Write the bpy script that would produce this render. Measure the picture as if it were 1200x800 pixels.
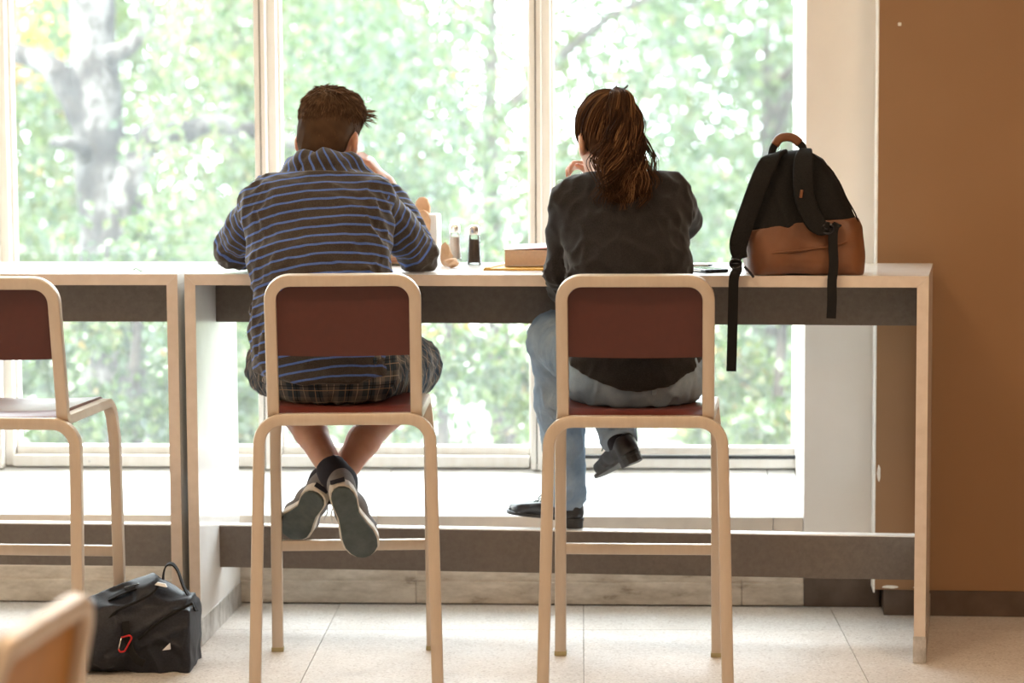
import bpy, bmesh, math, random
import numpy as np
from mathutils import Vector, Matrix

# ------------------------------------------------------------------ clear
for o in list(bpy.data.objects):
    bpy.data.objects.remove(o)
SC = bpy.context.scene
COL = SC.collection
random.seed(7)
RNG = np.random.default_rng(11)
PI = math.pi

# ------------------------------------------------------------------ camera
FPX = 2833.0                       # focal length in pixels of the 1200 px frame (85 mm)
CAMH = 1.47
PITCH = math.atan(253 / FPX)
ROLL = math.radians(0.3)
_r = np.array([1.0, 0, 0]); _u = np.array([0, math.sin(PITCH), math.cos(PITCH)])
_f = np.array([0, math.cos(PITCH), -math.sin(PITCH)])
CR = math.cos(ROLL) * _r - math.sin(ROLL) * _u
CU = math.sin(ROLL) * _r + math.cos(ROLL) * _u
CAM = np.array([0, 0, CAMH])
cam_data = bpy.data.cameras.new('camera')
cam = bpy.data.objects.new('camera', cam_data)
COL.objects.link(cam)
M = Matrix.Identity(4)
for i in range(3):
    M[i][0] = CR[i]; M[i][1] = CU[i]; M[i][2] = -_f[i]; M[i][3] = CAM[i]
cam.matrix_world = M
cam_data.sensor_width = 36.0
cam_data.lens = 36.0 * FPX / 1200.0
cam_data.clip_start = 0.1
cam_data.clip_end = 500
cam_data.dof.use_dof = True
cam_data.dof.focus_distance = 6.45
cam_data.dof.aperture_fstop = 2.6
SC.camera = cam

# ------------------------------------------------------------------ world, sun, exposure
world = bpy.data.worlds.new('sky'); SC.world = world
world.use_nodes = True
wb = world.node_tree.nodes['Background']
wb.inputs[0].default_value = (0.86, 0.94, 1.0, 1)
wb.inputs[1].default_value = 9.2
sd = bpy.data.lights.new('sun', 'SUN'); sd.energy = 9.0; sd.angle = math.radians(0.6)
sd.color = (1.0, 0.93, 0.80)
sun = bpy.data.objects.new('sun', sd); COL.objects.link(sun)
sun.rotation_euler = (math.radians(38), math.radians(-24), 0)   # high, from behind the building
SC.view_settings.view_transform = 'Standard'
SC.view_settings.look = 'None'
SC.view_settings.gamma = 1.0
SC.view_settings.use_curve_mapping = False
SC.view_settings.exposure = 0.5
LAMP_COLOR = (1.0, 0.70, 0.44)
LAMP_POWER = 15.5

# ------------------------------------------------------------------ helpers
def at(px, py, Y):
    """world point on the plane y = Y that shows at photo pixel (px, py)"""
    d = _f + CR * (px - 600) / FPX + CU * (400 - py) / FPX
    return CAM + d * (Y / d[1])

def tag(o, label=None, cat=None, group=None, kind=None):
    if label: o['label'] = label
    if cat: o['category'] = cat
    if group: o['group'] = group
    if kind: o['kind'] = kind
    return o

def link(o, parent=None):
    COL.objects.link(o)
    if parent is not None: o.parent = parent
    return o

def empty(name, loc=(0, 0, 0), rz=0.0):
    o = bpy.data.objects.new(name, None)
    o.location = loc; o.rotation_euler = (0, 0, rz); o.empty_display_size = 0.05
    return link(o)

def copy_tree(o, parent=None):
    c = o.copy(); COL.objects.link(c); c.parent = parent
    for ch in list(o.children): copy_tree(ch, c)
    return c

class MB:
    """collects primitive shapes, builds one mesh object"""
    def __init__(s): s.v = []; s.f = []
    def add(s, vs, fs):
        n = len(s.v); s.v += [tuple(map(float, q)) for q in vs]
        s.f += [tuple(i + n for i in f) for f in fs]; return s
    def box(s, lo, hi, m=None):
        x0, y0, z0 = lo; x1, y1, z1 = hi
        vs = [(x0,y0,z0),(x1,y0,z0),(x1,y1,z0),(x0,y1,z0),(x0,y0,z1),(x1,y0,z1),(x1,y1,z1),(x0,y1,z1)]
        if m is not None: vs = [tuple(m @ Vector(q)) for q in vs]
        return s.add(vs, [(0,3,2,1),(4,5,6,7),(0,1,5,4),(1,2,6,5),(2,3,7,6),(3,0,4,7)])
    def prism(s, poly, z0, z1):
        n = len(poly)
        vs = [(p[0], p[1], z0) for p in poly] + [(p[0], p[1], z1) for p in poly]
        fs = [tuple(reversed(range(n))), tuple(range(n, 2 * n))]
        fs += [(i, (i + 1) % n, n + (i + 1) % n, n + i) for i in range(n)]
        return s.add(vs, fs)
    def sweep(s, path, B, a, b, r=0.004, closed=False, cap=True):
        """rounded rectangle (a in the path plane, b along B) swept along path; B vector or one per point"""
        P = np.array(path, float); n = len(P)
        T = np.gradient(P, axis=0) if not closed else np.roll(P, -1, 0) - np.roll(P, 1, 0)
        T /= np.linalg.norm(T, axis=1)[:, None] + 1e-12
        Bv = np.array(B, float)
        if Bv.ndim == 1: Bv = np.tile(Bv, (n, 1))
        A = np.array(a, float) * np.ones(n); Bb = np.array(b, float) * np.ones(n)
        ring = []
        for k in range(12):
            q = k // 3; ang = (q * 90 + (k % 3) * 45) * PI / 180
            ring.append((q, math.cos(ang), math.sin(ang)))
        vs = []
        for i in range(n):
            N = np.cross(Bv[i], T[i]); N /= np.linalg.norm(N) + 1e-12
            Bi = np.cross(T[i], N)
            rr = min(r, A[i] * .49, Bb[i] * .49)
            for q, c, sn in ring:
                sx = 1 if q in (0, 3) else -1; sy = 1 if q in (0, 1) else -1
                vs.append(P[i] + N * (sx * (A[i] / 2 - rr) + rr * c) + Bi * (sy * (Bb[i] / 2 - rr) + rr * sn))
        m = 12; fs = []
        for i in range(n if closed else n - 1):
            j = (i + 1) % n
            fs += [(i*m+k, i*m+(k+1) % m, j*m+(k+1) % m, j*m+k) for k in range(m)]
        if cap and not closed:
            fs.append(tuple(reversed(range(m)))); fs.append(tuple((n-1)*m + k for k in range(m)))
        return s.add(vs, fs)
    def tube(s, path, rad, seg=8, closed=False):
        P = np.array(path, float); n = len(P)
        T = np.gradient(P, axis=0) if not closed else np.roll(P, -1, 0) - np.roll(P, 1, 0)
        T /= np.linalg.norm(T, axis=1)[:, None] + 1e-12
        R = np.array(rad, float) * np.ones(n)
        up = np.array([0, 0, 1.0]) if abs(T[0][2]) < .9 else np.array([1.0, 0, 0])
        vs = []
        N = up - T[0] * (up @ T[0]); N /= np.linalg.norm(N)
        for i in range(n):
            N = N - T[i] * (N @ T[i]); N /= np.linalg.norm(N) + 1e-12
            Bi = np.cross(T[i], N)
            for k in range(seg):
                w = 2 * PI * k / seg
                vs.append(P[i] + (N * math.cos(w) + Bi * math.sin(w)) * R[i])
        fs = []
        for i in range(n if closed else n - 1):
            j = (i + 1) % n
            fs += [(i*seg+k, i*seg+(k+1) % seg, j*seg+(k+1) % seg, j*seg+k) for k in range(seg)]
        if not closed:
            fs.append(tuple(reversed(range(seg)))); fs.append(tuple((n-1)*seg + k for k in range(seg)))
        return s.add(vs, fs)
    def lathe(s, prof, c=(0, 0, 0), seg=24):
        vs = []; fs = []; n = len(prof)
        for r_, z in prof:
            for k in range(seg):
                w = 2 * PI * k / seg
                vs.append((c[0] + r_ * math.cos(w), c[1] + r_ * math.sin(w), c[2] + z))
        for i in range(n - 1):
            fs += [(i*seg+k, i*seg+(k+1) % seg, (i+1)*seg+(k+1) % seg, (i+1)*seg+k) for k in range(seg)]
        fs.append(tuple(reversed(range(seg)))); fs.append(tuple((n-1)*seg + k for k in range(seg)))
        return s.add(vs, fs)
    def xform(s, m):
        s.v = [tuple(m @ Vector(q)) for q in s.v]; return s
    def mesh(s, name, mat=None, smooth=False, bevel=0.0):
        me = bpy.data.meshes.new(name)
        me.from_pydata(s.v, [], s.f)
        if bevel > 0:
            bm = bmesh.new(); bm.from_mesh(me)
            bmesh.ops.bevel(bm, geom=list(bm.edges), offset=bevel, segments=2, profile=.6, affect='EDGES', clamp_overlap=True)
            bm.to_mesh(me); bm.free()
        if mat: me.materials.append(mat)
        if smooth:
            me.polygons.foreach_set('use_smooth', [True] * len(me.polygons))
        me.update(); return me
    def build(s, name, mat=None, parent=None, smooth=False, bevel=0.0, autosmooth=None):
        me = s.mesh(name, mat, smooth, bevel)
        if autosmooth:
            try: me.set_sharp_from_angle(angle=math.radians(autosmooth))
            except Exception: pass
        return link(bpy.data.objects.new(name, me), parent)

def fillet(pts, rad, seg=7):
    """polyline with its inner corners rounded"""
    P = [np.array(p, float) for p in pts]; out = [P[0]]
    for i in range(1, len(P) - 1):
        r_ = rad[i - 1] if isinstance(rad, (list, tuple)) else rad
        a = P[i-1] - P[i]; b = P[i+1] - P[i]
        la, lb = np.linalg.norm(a), np.linalg.norm(b); a /= la; b /= lb
        ang = math.acos(max(-1, min(1, a @ b)))
        d = min(r_ / math.tan(ang / 2), la * .49, lb * .49); rr = d * math.tan(ang / 2)
        bis = (a + b) / np.linalg.norm(a + b); c = P[i] + bis * rr / math.sin(ang / 2)
        s0 = P[i] + a * d - c; s1 = P[i] + b * d - c
        tot = math.acos(max(-1, min(1, (s0 @ s1) / (rr * rr))))
        for k in range(seg + 1):
            t = k / seg
            out.append(c + (s0 * math.sin((1-t)*tot) + s1 * math.sin(t*tot)) / math.sin(tot))
    out.append(P[-1]); return out

def spline(pts, n=24):
    """Catmull-Rom through pts"""
    P = np.array(pts, float); P = np.vstack([2*P[0]-P[1], P, 2*P[-1]-P[-2]])
    m = len(P) - 3; out = []
    for t in np.linspace(0, m - 1e-9, n):
        i = int(t); u = t - i; a, b, c, d = P[i:i+4]
        out.append(.5*((2*b)+(-a+c)*u+(2*a-5*b+4*c-d)*u*u+(-a+3*b-3*c+d)*u**3))
    return np.array(out)

# ------------------------------------------------------------------ implicit-surface modeller
class Field:
    def __init__(s, lo, hi, h):
        s.lo = np.array(lo, float); s.h = h
        s.n = np.ceil((np.array(hi) - s.lo) / h).astype(int) + 1
        s.ax = [s.lo[i] + np.arange(s.n[i]) * h for i in range(3)]
        s.d = np.full(tuple(s.n), 0.5, np.float32)
    def _sub(s, lo, hi):
        sl = []
        for i in range(3):
            a = int(max(0, math.floor((lo[i] - s.lo[i]) / s.h))); b = int(min(s.n[i], math.ceil((hi[i] - s.lo[i]) / s.h) + 1))
            sl.append(slice(a, max(a, b)))
        g = np.meshgrid(*[s.ax[i][sl[i]] for i in range(3)], indexing='ij')
        return tuple(sl), np.stack(g, -1)
    def put(s, fn, lo, hi, k=0.02, mode='add', pad=0.03):
        lo = np.array(lo) - pad - k; hi = np.array(hi) + pad + k
        sl, P = s._sub(lo, hi)
        if P.size == 0: return s
        v = fn(P); d = s.d[sl]
        if mode == 'add':
            h = np.maximum(k - np.abs(d - v), 0) / max(k, 1e-6); s.d[sl] = np.minimum(d, v) - h*h*k*.25
        else:
            v = -v; h = np.maximum(k - np.abs(d - v), 0) / max(k, 1e-6); s.d[sl] = np.maximum(d, v) + h*h*k*.25
        return s
    def cone(s, a, b, ra, rb, k=0.02, mode='add'):
        a = np.array(a, float); b = np.array(b, float); ab = b - a; L = ab @ ab + 1e-12; m = max(ra, rb)
        def fn(P):
            v = P - a; t = np.clip((v @ ab) / L, 0, 1)
            return np.linalg.norm(v - t[..., None] * ab, axis=-1) - (ra + (rb - ra) * t)
        return s.put(fn, np.minimum(a, b) - m, np.maximum(a, b) + m, k, mode)
    def chain(s, pts, rads, k=0.015):
        for i in range(len(pts) - 1): s.cone(pts[i], pts[i+1], rads[i], rads[i+1], k)
        return s
    def ecap(s, a, b, S, A, B, k=0.02, mode='add'):
        """segment a-b with elliptic sections; S = side direction, A/B = (side radius, other radius) at the ends"""
        a = np.array(a, float); b = np.array(b, float); ab = b - a; L = np.linalg.norm(ab); T = ab / L
        S = np.array(S, float); S = S - T * (S @ T); S /= np.linalg.norm(S); N = np.cross(T, S); m = max(A + B)
        def fn(P):
            v = P - a; t = np.clip((v @ T) / L, 0, 1); w = v - t[..., None] * ab
            rs = A[0] + (B[0]-A[0]) * t; rn = A[1] + (B[1]-A[1]) * t; rm = np.minimum(rs, rn)
            q = np.sqrt(((w @ S) / rs)**2 + ((w @ N) / rn)**2 + ((w @ T) / rm)**2)
            return (q - 1) * rm
        return s.put(fn, np.minimum(a, b) - m, np.maximum(a, b) + m, k, mode)
    def ell(s, c, R, rot=None, k=0.02, mode='add'):
        c = np.array(c, float); R = np.array(R, float); m = R.max()
        Q = np.eye(3) if rot is None else np.array(rot)
        def fn(P):
            q = ((P - c) @ Q) / R; n = np.linalg.norm(q, axis=-1)
            return (n - 1) * R.min()
        return s.put(fn, c - m, c + m, k, mode)
    def plane(s, p, nrm, k=0.004):
        """keep the side the normal points away from"""
        p = np.array(p, float); nrm = np.array(nrm, float); nrm /= np.linalg.norm(nrm)
        g = np.meshgrid(*s.ax, indexing='ij'); v = ((np.stack(g, -1) - p) @ nrm).astype(np.float32)
        h = np.maximum(k - np.abs(s.d - v), 0) / k
        s.d = np.maximum(s.d, v) + h*h*k*.25; return s
    def warp(s, fn):
        near = np.abs(s.d) < 0.06
        idx = np.argwhere(near); P = s.lo + idx * s.h
        s.d[near] += fn(P).astype(np.float32); return s
    def nets(s):
        d = s.d; d[0] = d[-1] = .5; d[:, 0] = d[:, -1] = .5; d[:, :, 0] = d[:, :, -1] = .5
        ins = d < 0
        c = [ins[i:ins.shape[0]-1+i, j:ins.shape[1]-1+j, k:ins.shape[2]-1+k] for i in (0,1) for j in (0,1) for k in (0,1)]
        anyi = np.zeros_like(c[0]); alli = np.ones_like(c[0])
        for q in c: anyi |= q; alli &= q
        mix = anyi & ~alli; cell = np.argwhere(mix); N = len(cell)
        idx = np.full(mix.shape, -1, np.int32); idx[mix] = np.arange(N)
        offs = np.array([(i, j, k) for i in (0,1) for j in (0,1) for k in (0,1)])
        val = np.stack([d[cell[:,0]+o[0], cell[:,1]+o[1], cell[:,2]+o[2]] for o in offs], 1)
        pos = np.zeros((N, 3)); cnt = np.zeros(N)
        for i in range(8):
            for j in range(i+1, 8):
                if np.abs(offs[i]-offs[j]).sum() != 1: continue
                m = (val[:, i] < 0) != (val[:, j] < 0)
                t = val[m, i] / (val[m, i] - val[m, j])
                pos[m] += offs[i] + t[:, None] * (offs[j]-offs[i]); cnt[m] += 1
        V = s.lo + (cell + pos / cnt[:, None]) * s.h
        Q = []
        for axx in range(3):
            o1, o2 = [(1,2),(2,0),(0,1)][axx]
            sh = [slice(None)]*3; sh2 = [slice(None)]*3; sh[axx] = slice(0,-1); sh2[axx] = slice(1,None)
            a = ins[tuple(sh)]; b = ins[tuple(sh2)]
            e = np.argwhere(a != b)
            e = e[(e[:, o1] > 0) & (e[:, o2] > 0) & (e[:, o1] < mix.shape[o1]) & (e[:, o2] < mix.shape[o2])]
            fl = a[e[:,0], e[:,1], e[:,2]]
            def ci(d1, d2):
                q = e.copy(); q[:, o1] += d1; q[:, o2] += d2; return idx[q[:,0], q[:,1], q[:,2]]
            q = np.stack([ci(-1,-1), ci(0,-1), ci(0,0), ci(-1,0)], 1)
            q[~fl] = q[~fl][:, ::-1]; Q.append(q)
        Q = np.concatenate(Q); Q = Q[(Q >= 0).all(1)]
        return V, Q
    def build(s, name, mat, parent=None, attrs=None, relax=1):
        V, Q = s.nets()
        for _ in range(relax):                       # light tangential relaxation
            acc = np.zeros_like(V); cn = np.zeros(len(V))
            for i, j in ((0,1),(1,2),(2,3),(3,0)):
                np.add.at(acc, Q[:, i], V[Q[:, j]]); np.add.at(cn, Q[:, i], 1)
                np.add.at(acc, Q[:, j], V[Q[:, i]]); np.add.at(cn, Q[:, j], 1)
            V = V * .5 + .5 * acc / np.maximum(cn, 1)[:, None]
        return raw_mesh(name, V, Q, mat, parent, attrs)

def raw_mesh(name, V, Q, mat, parent=None, attrs=None, smooth=True):
    V = np.asarray(V, np.float32); Q = np.asarray(Q, np.int32); k = Q.shape[1]
    me = bpy.data.meshes.new(name)
    me.vertices.add(len(V)); me.vertices.foreach_set('co', V.ravel())
    me.loops.add(Q.size); me.loops.foreach_set('vertex_index', Q.ravel())
    me.polygons.add(len(Q)); me.polygons.foreach_set('loop_start', np.arange(len(Q), dtype=np.int32) * k)
    me.polygons.foreach_set('loop_total', np.full(len(Q), k, np.int32))
    me.polygons.foreach_set('use_smooth', np.full(len(Q), smooth))
    if mat: me.materials.append(mat)
    if attrs:
        for an, fn in attrs.items():
            at_ = me.attributes.new(an, 'FLOAT', 'POINT')
            at_.data.foreach_set('value', (fn(V.astype(float)) if callable(fn) else fn).astype(np.float32))
    me.update(calc_edges=True); me.validate()
    return link(bpy.data.objects.new(name, me), parent)

def wrinkle(P, f, seed, aniso=(1, 1, 1)):
    r = np.random.default_rng(seed); v = 0; f = f * 2.6 if f < 100 else f
    for i in range(6):
        w = r.normal(size=3) * np.array(aniso); w *= f * r.uniform(.6, 1.6) / (np.linalg.norm(w) + 1e-9)
        v = v + np.sin(P @ w + r.uniform(0, 6.28) + 1.3 * np.sin(P @ (w[[1, 2, 0]] * .6)))
    return v / 6

# ------------------------------------------------------------------ materials
class Nodes:
    def __init__(s, name):
        s.m = bpy.data.materials.new(name); s.m.use_nodes = True
        s.t = s.m.node_tree; s.b = s.t.nodes['Principled BSDF']; s.out = s.t.nodes['Material Output']
    def n(s, typ, **kw):
        x = s.t.nodes.new(typ)
        for k, v in kw.items():
            if k in x.inputs: x.inputs[k].default_value = v
            else: setattr(x, k, v)
        return x
    def l(s, a, b): s.t.links.new(a, b)
    def coord(s, which='Object', scale=None):
        c = s.n('ShaderNodeTexCoord').outputs[which]
        if scale is not None:
            mp = s.n('ShaderNodeMapping'); mp.inputs['Scale'].default_value = scale; s.l(c, mp.inputs[0]); c = mp.outputs[0]
        return c
    def ramp(s, fac, stops, mode='LINEAR'):
        r = s.n('ShaderNodeValToRGB'); r.color_ramp.interpolation = mode
        e = r.color_ramp.elements
        while len(e) < len(stops): e.new(0.5)
        for q, (p, c) in zip(e, stops): q.position = p; q.color = (*c, 1) if len(c) == 3 else c
        s.l(fac, r.inputs[0]); return r.outputs[0]
    def noise(s, vec, scale, detail=3, rough=.55):
        x = s.n('ShaderNodeTexNoise', Scale=scale, Detail=detail, Roughness=rough); s.l(vec, x.inputs['Vector']); return x.outputs[0]
    def mix(s, fac, a, b, blend='MIX'):
        x = s.n('ShaderNodeMix', data_type='RGBA', blend_type=blend)
        for sock, v in ((x.inputs[0], fac), (x.inputs[6], a), (x.inputs[7], b)):
            if isinstance(v, bpy.types.NodeSocket): s.l(v, sock)
            else: sock.default_value = (*v, 1) if isinstance(v, tuple) else v
        return x.outputs[2]
    def math(s, op, a, b=0.0, c=0.0):
        x = s.n('ShaderNodeMath', operation=op)
        for sock, v in zip(x.inputs, (a, b, c)):
            if isinstance(v, bpy.types.NodeSocket): s.l(v, sock)
            else: sock.default_value = v
        return x.outputs[0]
    def bump(s, h, strength=.3, dist=.01):
        b = s.n('ShaderNodeBump', Strength=strength, Distance=dist); s.l(h, b.inputs['Height']); s.l(b.outputs[0], s.b.inputs['Normal'])
    def set(s, **kw):
        for k, v in kw.items():
            sock = s.b.inputs[k]
            if isinstance(v, bpy.types.NodeSocket): s.l(v, sock)
            else: sock.default_value = (*v, 1) if isinstance(v, tuple) and len(v) == 3 and sock.type == 'RGBA' else v
        return s

def plain(name, col, rough=.5, metal=0.0, var=.12, scale=30, bump=0.0, spec=.5, bscale=None, **kw):
    k = Nodes(name); c = k.coord()
    f = k.noise(c, scale, 4)
    k.set(**{'Base Color': k.ramp(f, [(.25, tuple(x*(1-var) for x in col)), (.75, tuple(min(1, x*(1+var)) for x in col))]),
             'Roughness': rough, 'Metallic': metal, 'Specular IOR Level': spec}, **kw)
    if bump: k.bump(k.noise(c, bscale or scale * 3, 3), bump, .004)
    return k.m

MT = {}
# ------------------------------------------------------------------ material set: the room
def build_room_materials():
    k = Nodes('terrazzo_tile'); c = k.coord()
    v = k.n('ShaderNodeTexVoronoi', Scale=170.0); k.l(c, v.inputs['Vector'])
    spk = k.ramp(v.outputs['Color'], [(0.0, (.44,.39,.35)), (.3, (.64,.60,.565)), (.7, (.70,.665,.635)), (1.0, (.80,.775,.75))])
    cl = k.ramp(k.noise(c, 3.0, 4), [(.3, (.88,.86,.84)), (.7, (1,1,1))])
    k.set(**{'Base Color': k.mix(1.0, spk, cl, 'MULTIPLY'), 'Roughness': k.ramp(k.noise(c, 9, 3), [(.3, (.32,)*3), (.7, (.5,)*3)])})
    k.bump(k.noise(c, 60, 2), .05, .002); MT['tile'] = k.m
    MT['grout'] = plain('grout', (.22, .19, .16), .9)
    k = Nodes('brown_wall_paint'); c = k.coord()
    k.set(**{'Base Color': k.ramp(k.noise(c, 1.6, 4), [(.3, (.295,.160,.074)), (.7, (.325,.183,.09))]), 'Roughness': .55})
    k.bump(k.noise(c, 140, 2), .12, .002); MT['brown'] = k.m
    k = Nodes('cream_plaster'); c = k.coord()
    k.set(**{'Base Color': k.ramp(k.noise(c, 3, 4), [(.3, (.84,.80,.755)), (.7, (.90,.87,.835))]), 'Roughness': .6})
    k.bump(k.noise(c, 90, 2), .08, .002); MT['cream'] = k.m
    MT['chip_and_highlight'] = plain('bare_plaster_and_highlight', (.9,.88,.84), .7)
    k = Nodes('worn_skirting'); c = k.coord('Object', (1, 1, 3))
    st = k.ramp(k.noise(c, 7, 6, .7), [(.28, (.17,.12,.08)), (.40, (.46,.39,.31)), (.62, (.66,.59,.50))])
    k.set(**{'Base Color': st, 'Roughness': .7}); MT['skirt'] = k.m
    k = Nodes('dark_rubber_base'); c = k.coord()
    k.set(**{'Base Color': k.ramp(k.noise(c, 8, 5), [(.3, (.07,.045,.03)), (.7, (.15,.105,.08))]), 'Roughness': .45}); MT['base'] = k.m
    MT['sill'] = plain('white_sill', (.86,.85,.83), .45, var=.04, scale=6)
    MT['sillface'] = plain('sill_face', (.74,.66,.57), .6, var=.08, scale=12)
    k = Nodes('window_frame_paint'); c = k.coord('Object', (6, 6, 1))
    k.set(**{'Base Color': k.ramp(k.noise(c, 5, 4), [(.3, (.84,.78,.71)), (.7, (.90,.86,.81))]), 'Roughness': .4}); MT['frame'] = k.m
    MT['gasket'] = plain('gasket', (.03,.03,.032), .6)
    k = Nodes('window_glass')
    lp = k.n('ShaderNodeFresnel', IOR=1.5); bf = k.n('ShaderNodeNewGeometry')
    fac = k.math('MULTIPLY', lp.outputs[0], k.math('SUBTRACT', 1.0, bf.outputs['Backfacing']))
    tr = k.n('ShaderNodeBsdfTransparent'); tr.inputs[0].default_value = (.985, .995, .985, 1)
    gl = k.n('ShaderNodeBsdfGlossy', Roughness=0.0)
    ms = k.n('ShaderNodeMixShader'); k.l(fac, ms.inputs[0]); k.l(tr.outputs[0], ms.inputs[1]); k.l(gl.outputs[0], ms.inputs[2])
    veil_bsdf = k.n('ShaderNodeBsdfTranslucent'); veil_bsdf.inputs[0].default_value = (.95, .97, 1, 1)
    c = k.coord(); veil = k.ramp(k.noise(c, 14, 6, .7), [(.3, (.020,)*3), (.8, (.046,)*3)])  # veiling glare mixed into the pane as a thin translucent white haze
    m2 = k.n('ShaderNodeMixShader'); k.l(veil, m2.inputs[0]); k.l(ms.outputs[0], m2.inputs[1]); k.l(veil_bsdf.outputs[0], m2.inputs[2])
    k.l(m2.outputs[0], k.out.inputs[0]); MT['glass'] = k.m
    MT['ceil'] = plain('ceiling_paint', (.82,.80,.76), .8, var=.03, scale=4)
    MT['backwall'] = plain('cream_wall_paint', (.62,.52,.42), .7, var=.04, scale=3)
    k = Nodes('lamp_diffuser'); k.set(**{'Base Color': (.9,.85,.75), 'Emission Color': (1.0,.74,.46), 'Emission Strength': 6.0}); MT['diffuser'] = k.m
    k = Nodes('laminate_white'); c = k.coord()
    k.set(**{'Base Color': k.ramp(k.noise(c, 10, 4), [(.3, (.74,.71,.68)), (.7, (.80,.78,.76))]), 'Roughness': .22, 'Specular IOR Level': .55})
    MT['laminate'] = k.m
    k = Nodes('edge_band'); c = k.coord()
    k.set(**{'Base Color': k.ramp(k.noise(c, 26, 5), [(.25, (.62,.53,.46)), (.7, (.70,.61,.54))]), 'Roughness': .42}); MT['edge'] = k.m
    k = Nodes('laminate_taupe'); c = k.coord()
    k.set(**{'Base Color': k.ramp(k.noise(c, 60, 6, .7), [(.3, (.11,.087,.071)), (.7, (.155,.127,.105))]), 'Roughness': .5}); MT['taupe'] = k.m
    k = Nodes('scuffed_metal'); c = k.coord('Object', (1, 1, .5))
    k.set(**{'Base Color': k.ramp(k.noise(c, 30, 6, .7), [(.3, (.30,.27,.24)), (.6, (.62,.60,.58))]), 'Metallic': .5, 'Roughness': .4}); MT['kick'] = k.m
build_room_materials()

# ------------------------------------------------------------------ wall frame: s along the window wall, t outwards
WA = math.radians(-3.37)
WE = np.array([math.cos(WA), math.sin(WA), 0]); WN = np.array([-math.sin(WA), math.cos(WA), 0]); WO = np.array([0, 7.351, 0])
WM = Matrix(((WE[0], WN[0], 0, WO[0]), (WE[1], WN[1], 0, WO[1]), (0, 0, 1, 0), (0, 0, 0, 1)))
def wbox(mb, s0, s1, t0, t1, z0, z1): return mb.box((s0, t0, z0), (s1, t1, z1), WM)
SL, SR = -4.6, 3.0        # room extent along the wall
YB = -3.2                 # back of the room
ZC = 2.9

# floor: slab with separate terrazzo tiles (grid turned 1.7 degrees)
m = MB(); m.box((-4.9, YB - .1, -.15), (3.3, 8.3, -.004)); floor = m.build('floor', MT['grout']); tag(floor, kind='structure')
TA = math.radians(-1.67); TS = 0.752; ex = np.array([math.cos(TA), math.sin(TA)]); ey = np.array([-math.sin(TA), math.cos(TA)]); t0 = np.array([.205, 6.97])
def clip_poly(poly, keep):
    out = []
    for i in range(len(poly)):
        a, b = poly[i], poly[(i + 1) % len(poly)]; da, db = keep(a), keep(b)
        if da >= 0: out.append(a)
        if (da >= 0) != (db >= 0): out.append(a + (b - a) * (da / (da - db)))
    return out
wall_keep = lambda p: (WO[:2] - p) @ WN[:2] - 0.001
tile_mesh = None
for i in range(-7, 6):
    for j in range(-14, 2):
        o = t0 + ex * (i * TS) + ey * (j * TS)
        cs = [o + ex * a + ey * b for a, b in ((.001, .001), (TS - .001, .001), (TS - .001, TS - .001), (.001, TS - .001))]
        if all(wall_keep(c) >= 0 for c in cs):
            if tile_mesh is None:
                q = MB(); q.prism([ex * a + ey * b for a, b in ((.001, .001), (TS - .001, .001), (TS - .001, TS - .001), (.001, TS - .001))], -.004, 0); tile_mesh = q.mesh('tile', MT['tile'])
            if o[0] < -4.75 or o[0] > 3.0 or o[1] < YB - .6: continue
            ob = bpy.data.objects.new('tile', tile_mesh); ob.location = (o[0], o[1], 0); link(ob, floor)
        else:
            pl = clip_poly(cs, wall_keep)
            if len(pl) > 2 and -4.8 < o[0] < 3.0: MB().prism(pl, -.004, 0).build('tile', MT['tile'], floor)

# ceiling and the walls outside the picture
m = MB(); m.box((-4.9, YB - .1, ZC), (3.3, 8.4, ZC + .15)); tag(m.build('ceiling', MT['ceil']), kind='structure')
m = MB(); m.box((-4.9, YB - .12, 0), (3.3, YB, ZC)); tag(m.build('wall_back', MT['backwall']), kind='structure')
m = MB(); m.box((-5.0, YB, 0), (-4.88, 8.3, ZC)); tag(m.build('wall_left', MT['backwall']), kind='structure')
m = MB(); m.box((3.2, YB, 0), (3.3, 7.6, ZC)); tag(m.build('wall_right', MT['brown']), kind='structure')

# brown painted wall standing proud of the cream pier beside the window
BO = np.array([1.093, 7.153]); BD = np.array([.9957, -.0926]); BNn = np.array([.0926, .9957])
def bp(u, v): return BO + BD * u + BNn * v
m = MB(); m.prism([bp(-.012, 0), bp(2.25, 0), bp(2.25, .9), bp(-.012, .9)], .078, ZC)
bw = m.build('wall_front', MT['brown'], bevel=0.004); tag(bw, kind='structure')
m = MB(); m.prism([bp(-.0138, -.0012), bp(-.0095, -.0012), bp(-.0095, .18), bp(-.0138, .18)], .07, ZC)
m.build('edge_highlight', MT['chip_and_highlight'], bw)  # thin white strip: highlight on the wall corner, added as a pale piece
m = MB(); m.box((0, 0, 0), (.010, .006, .010), Matrix.Translation((*bp(.045, -.003), 1.755))); m.build('nail_head', MT['chip_and_highlight'], bw, bevel=.002)
for (u, z, w, h) in ((.0, .082, .07, .012), (.10, .082, .05, .010), (-.006, .40, .012, .06)):
    pts = [(u + w * (.5 + .5 * math.cos(a) * random.uniform(.6, 1)), z + h * (.5 + .5 * math.sin(a) * random.uniform(.6, 1))) for a in np.linspace(0, 2 * PI, 11)[:-1]]
    vs = [(*bp(a, -.0012), b) for a, b in pts] + [(*bp(a, .004), b) for a, b in pts]; n = len(pts)
    MB().add(vs, [tuple(range(n)), tuple(reversed(range(n, 2*n)))] + [(i, i + n, (i+1) % n + n, (i+1) % n) for i in range(n)]).build('paint_chip', MT['chip_and_highlight'], bw)
m = MB(); m.prism([bp(.018, .004), bp(2.25, .004), bp(2.25, .4), bp(.018, .4)], 0.0, .078)
tag(m.build('baseboard_front', MT['base'], bevel=.003), kind='structure')

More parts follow.
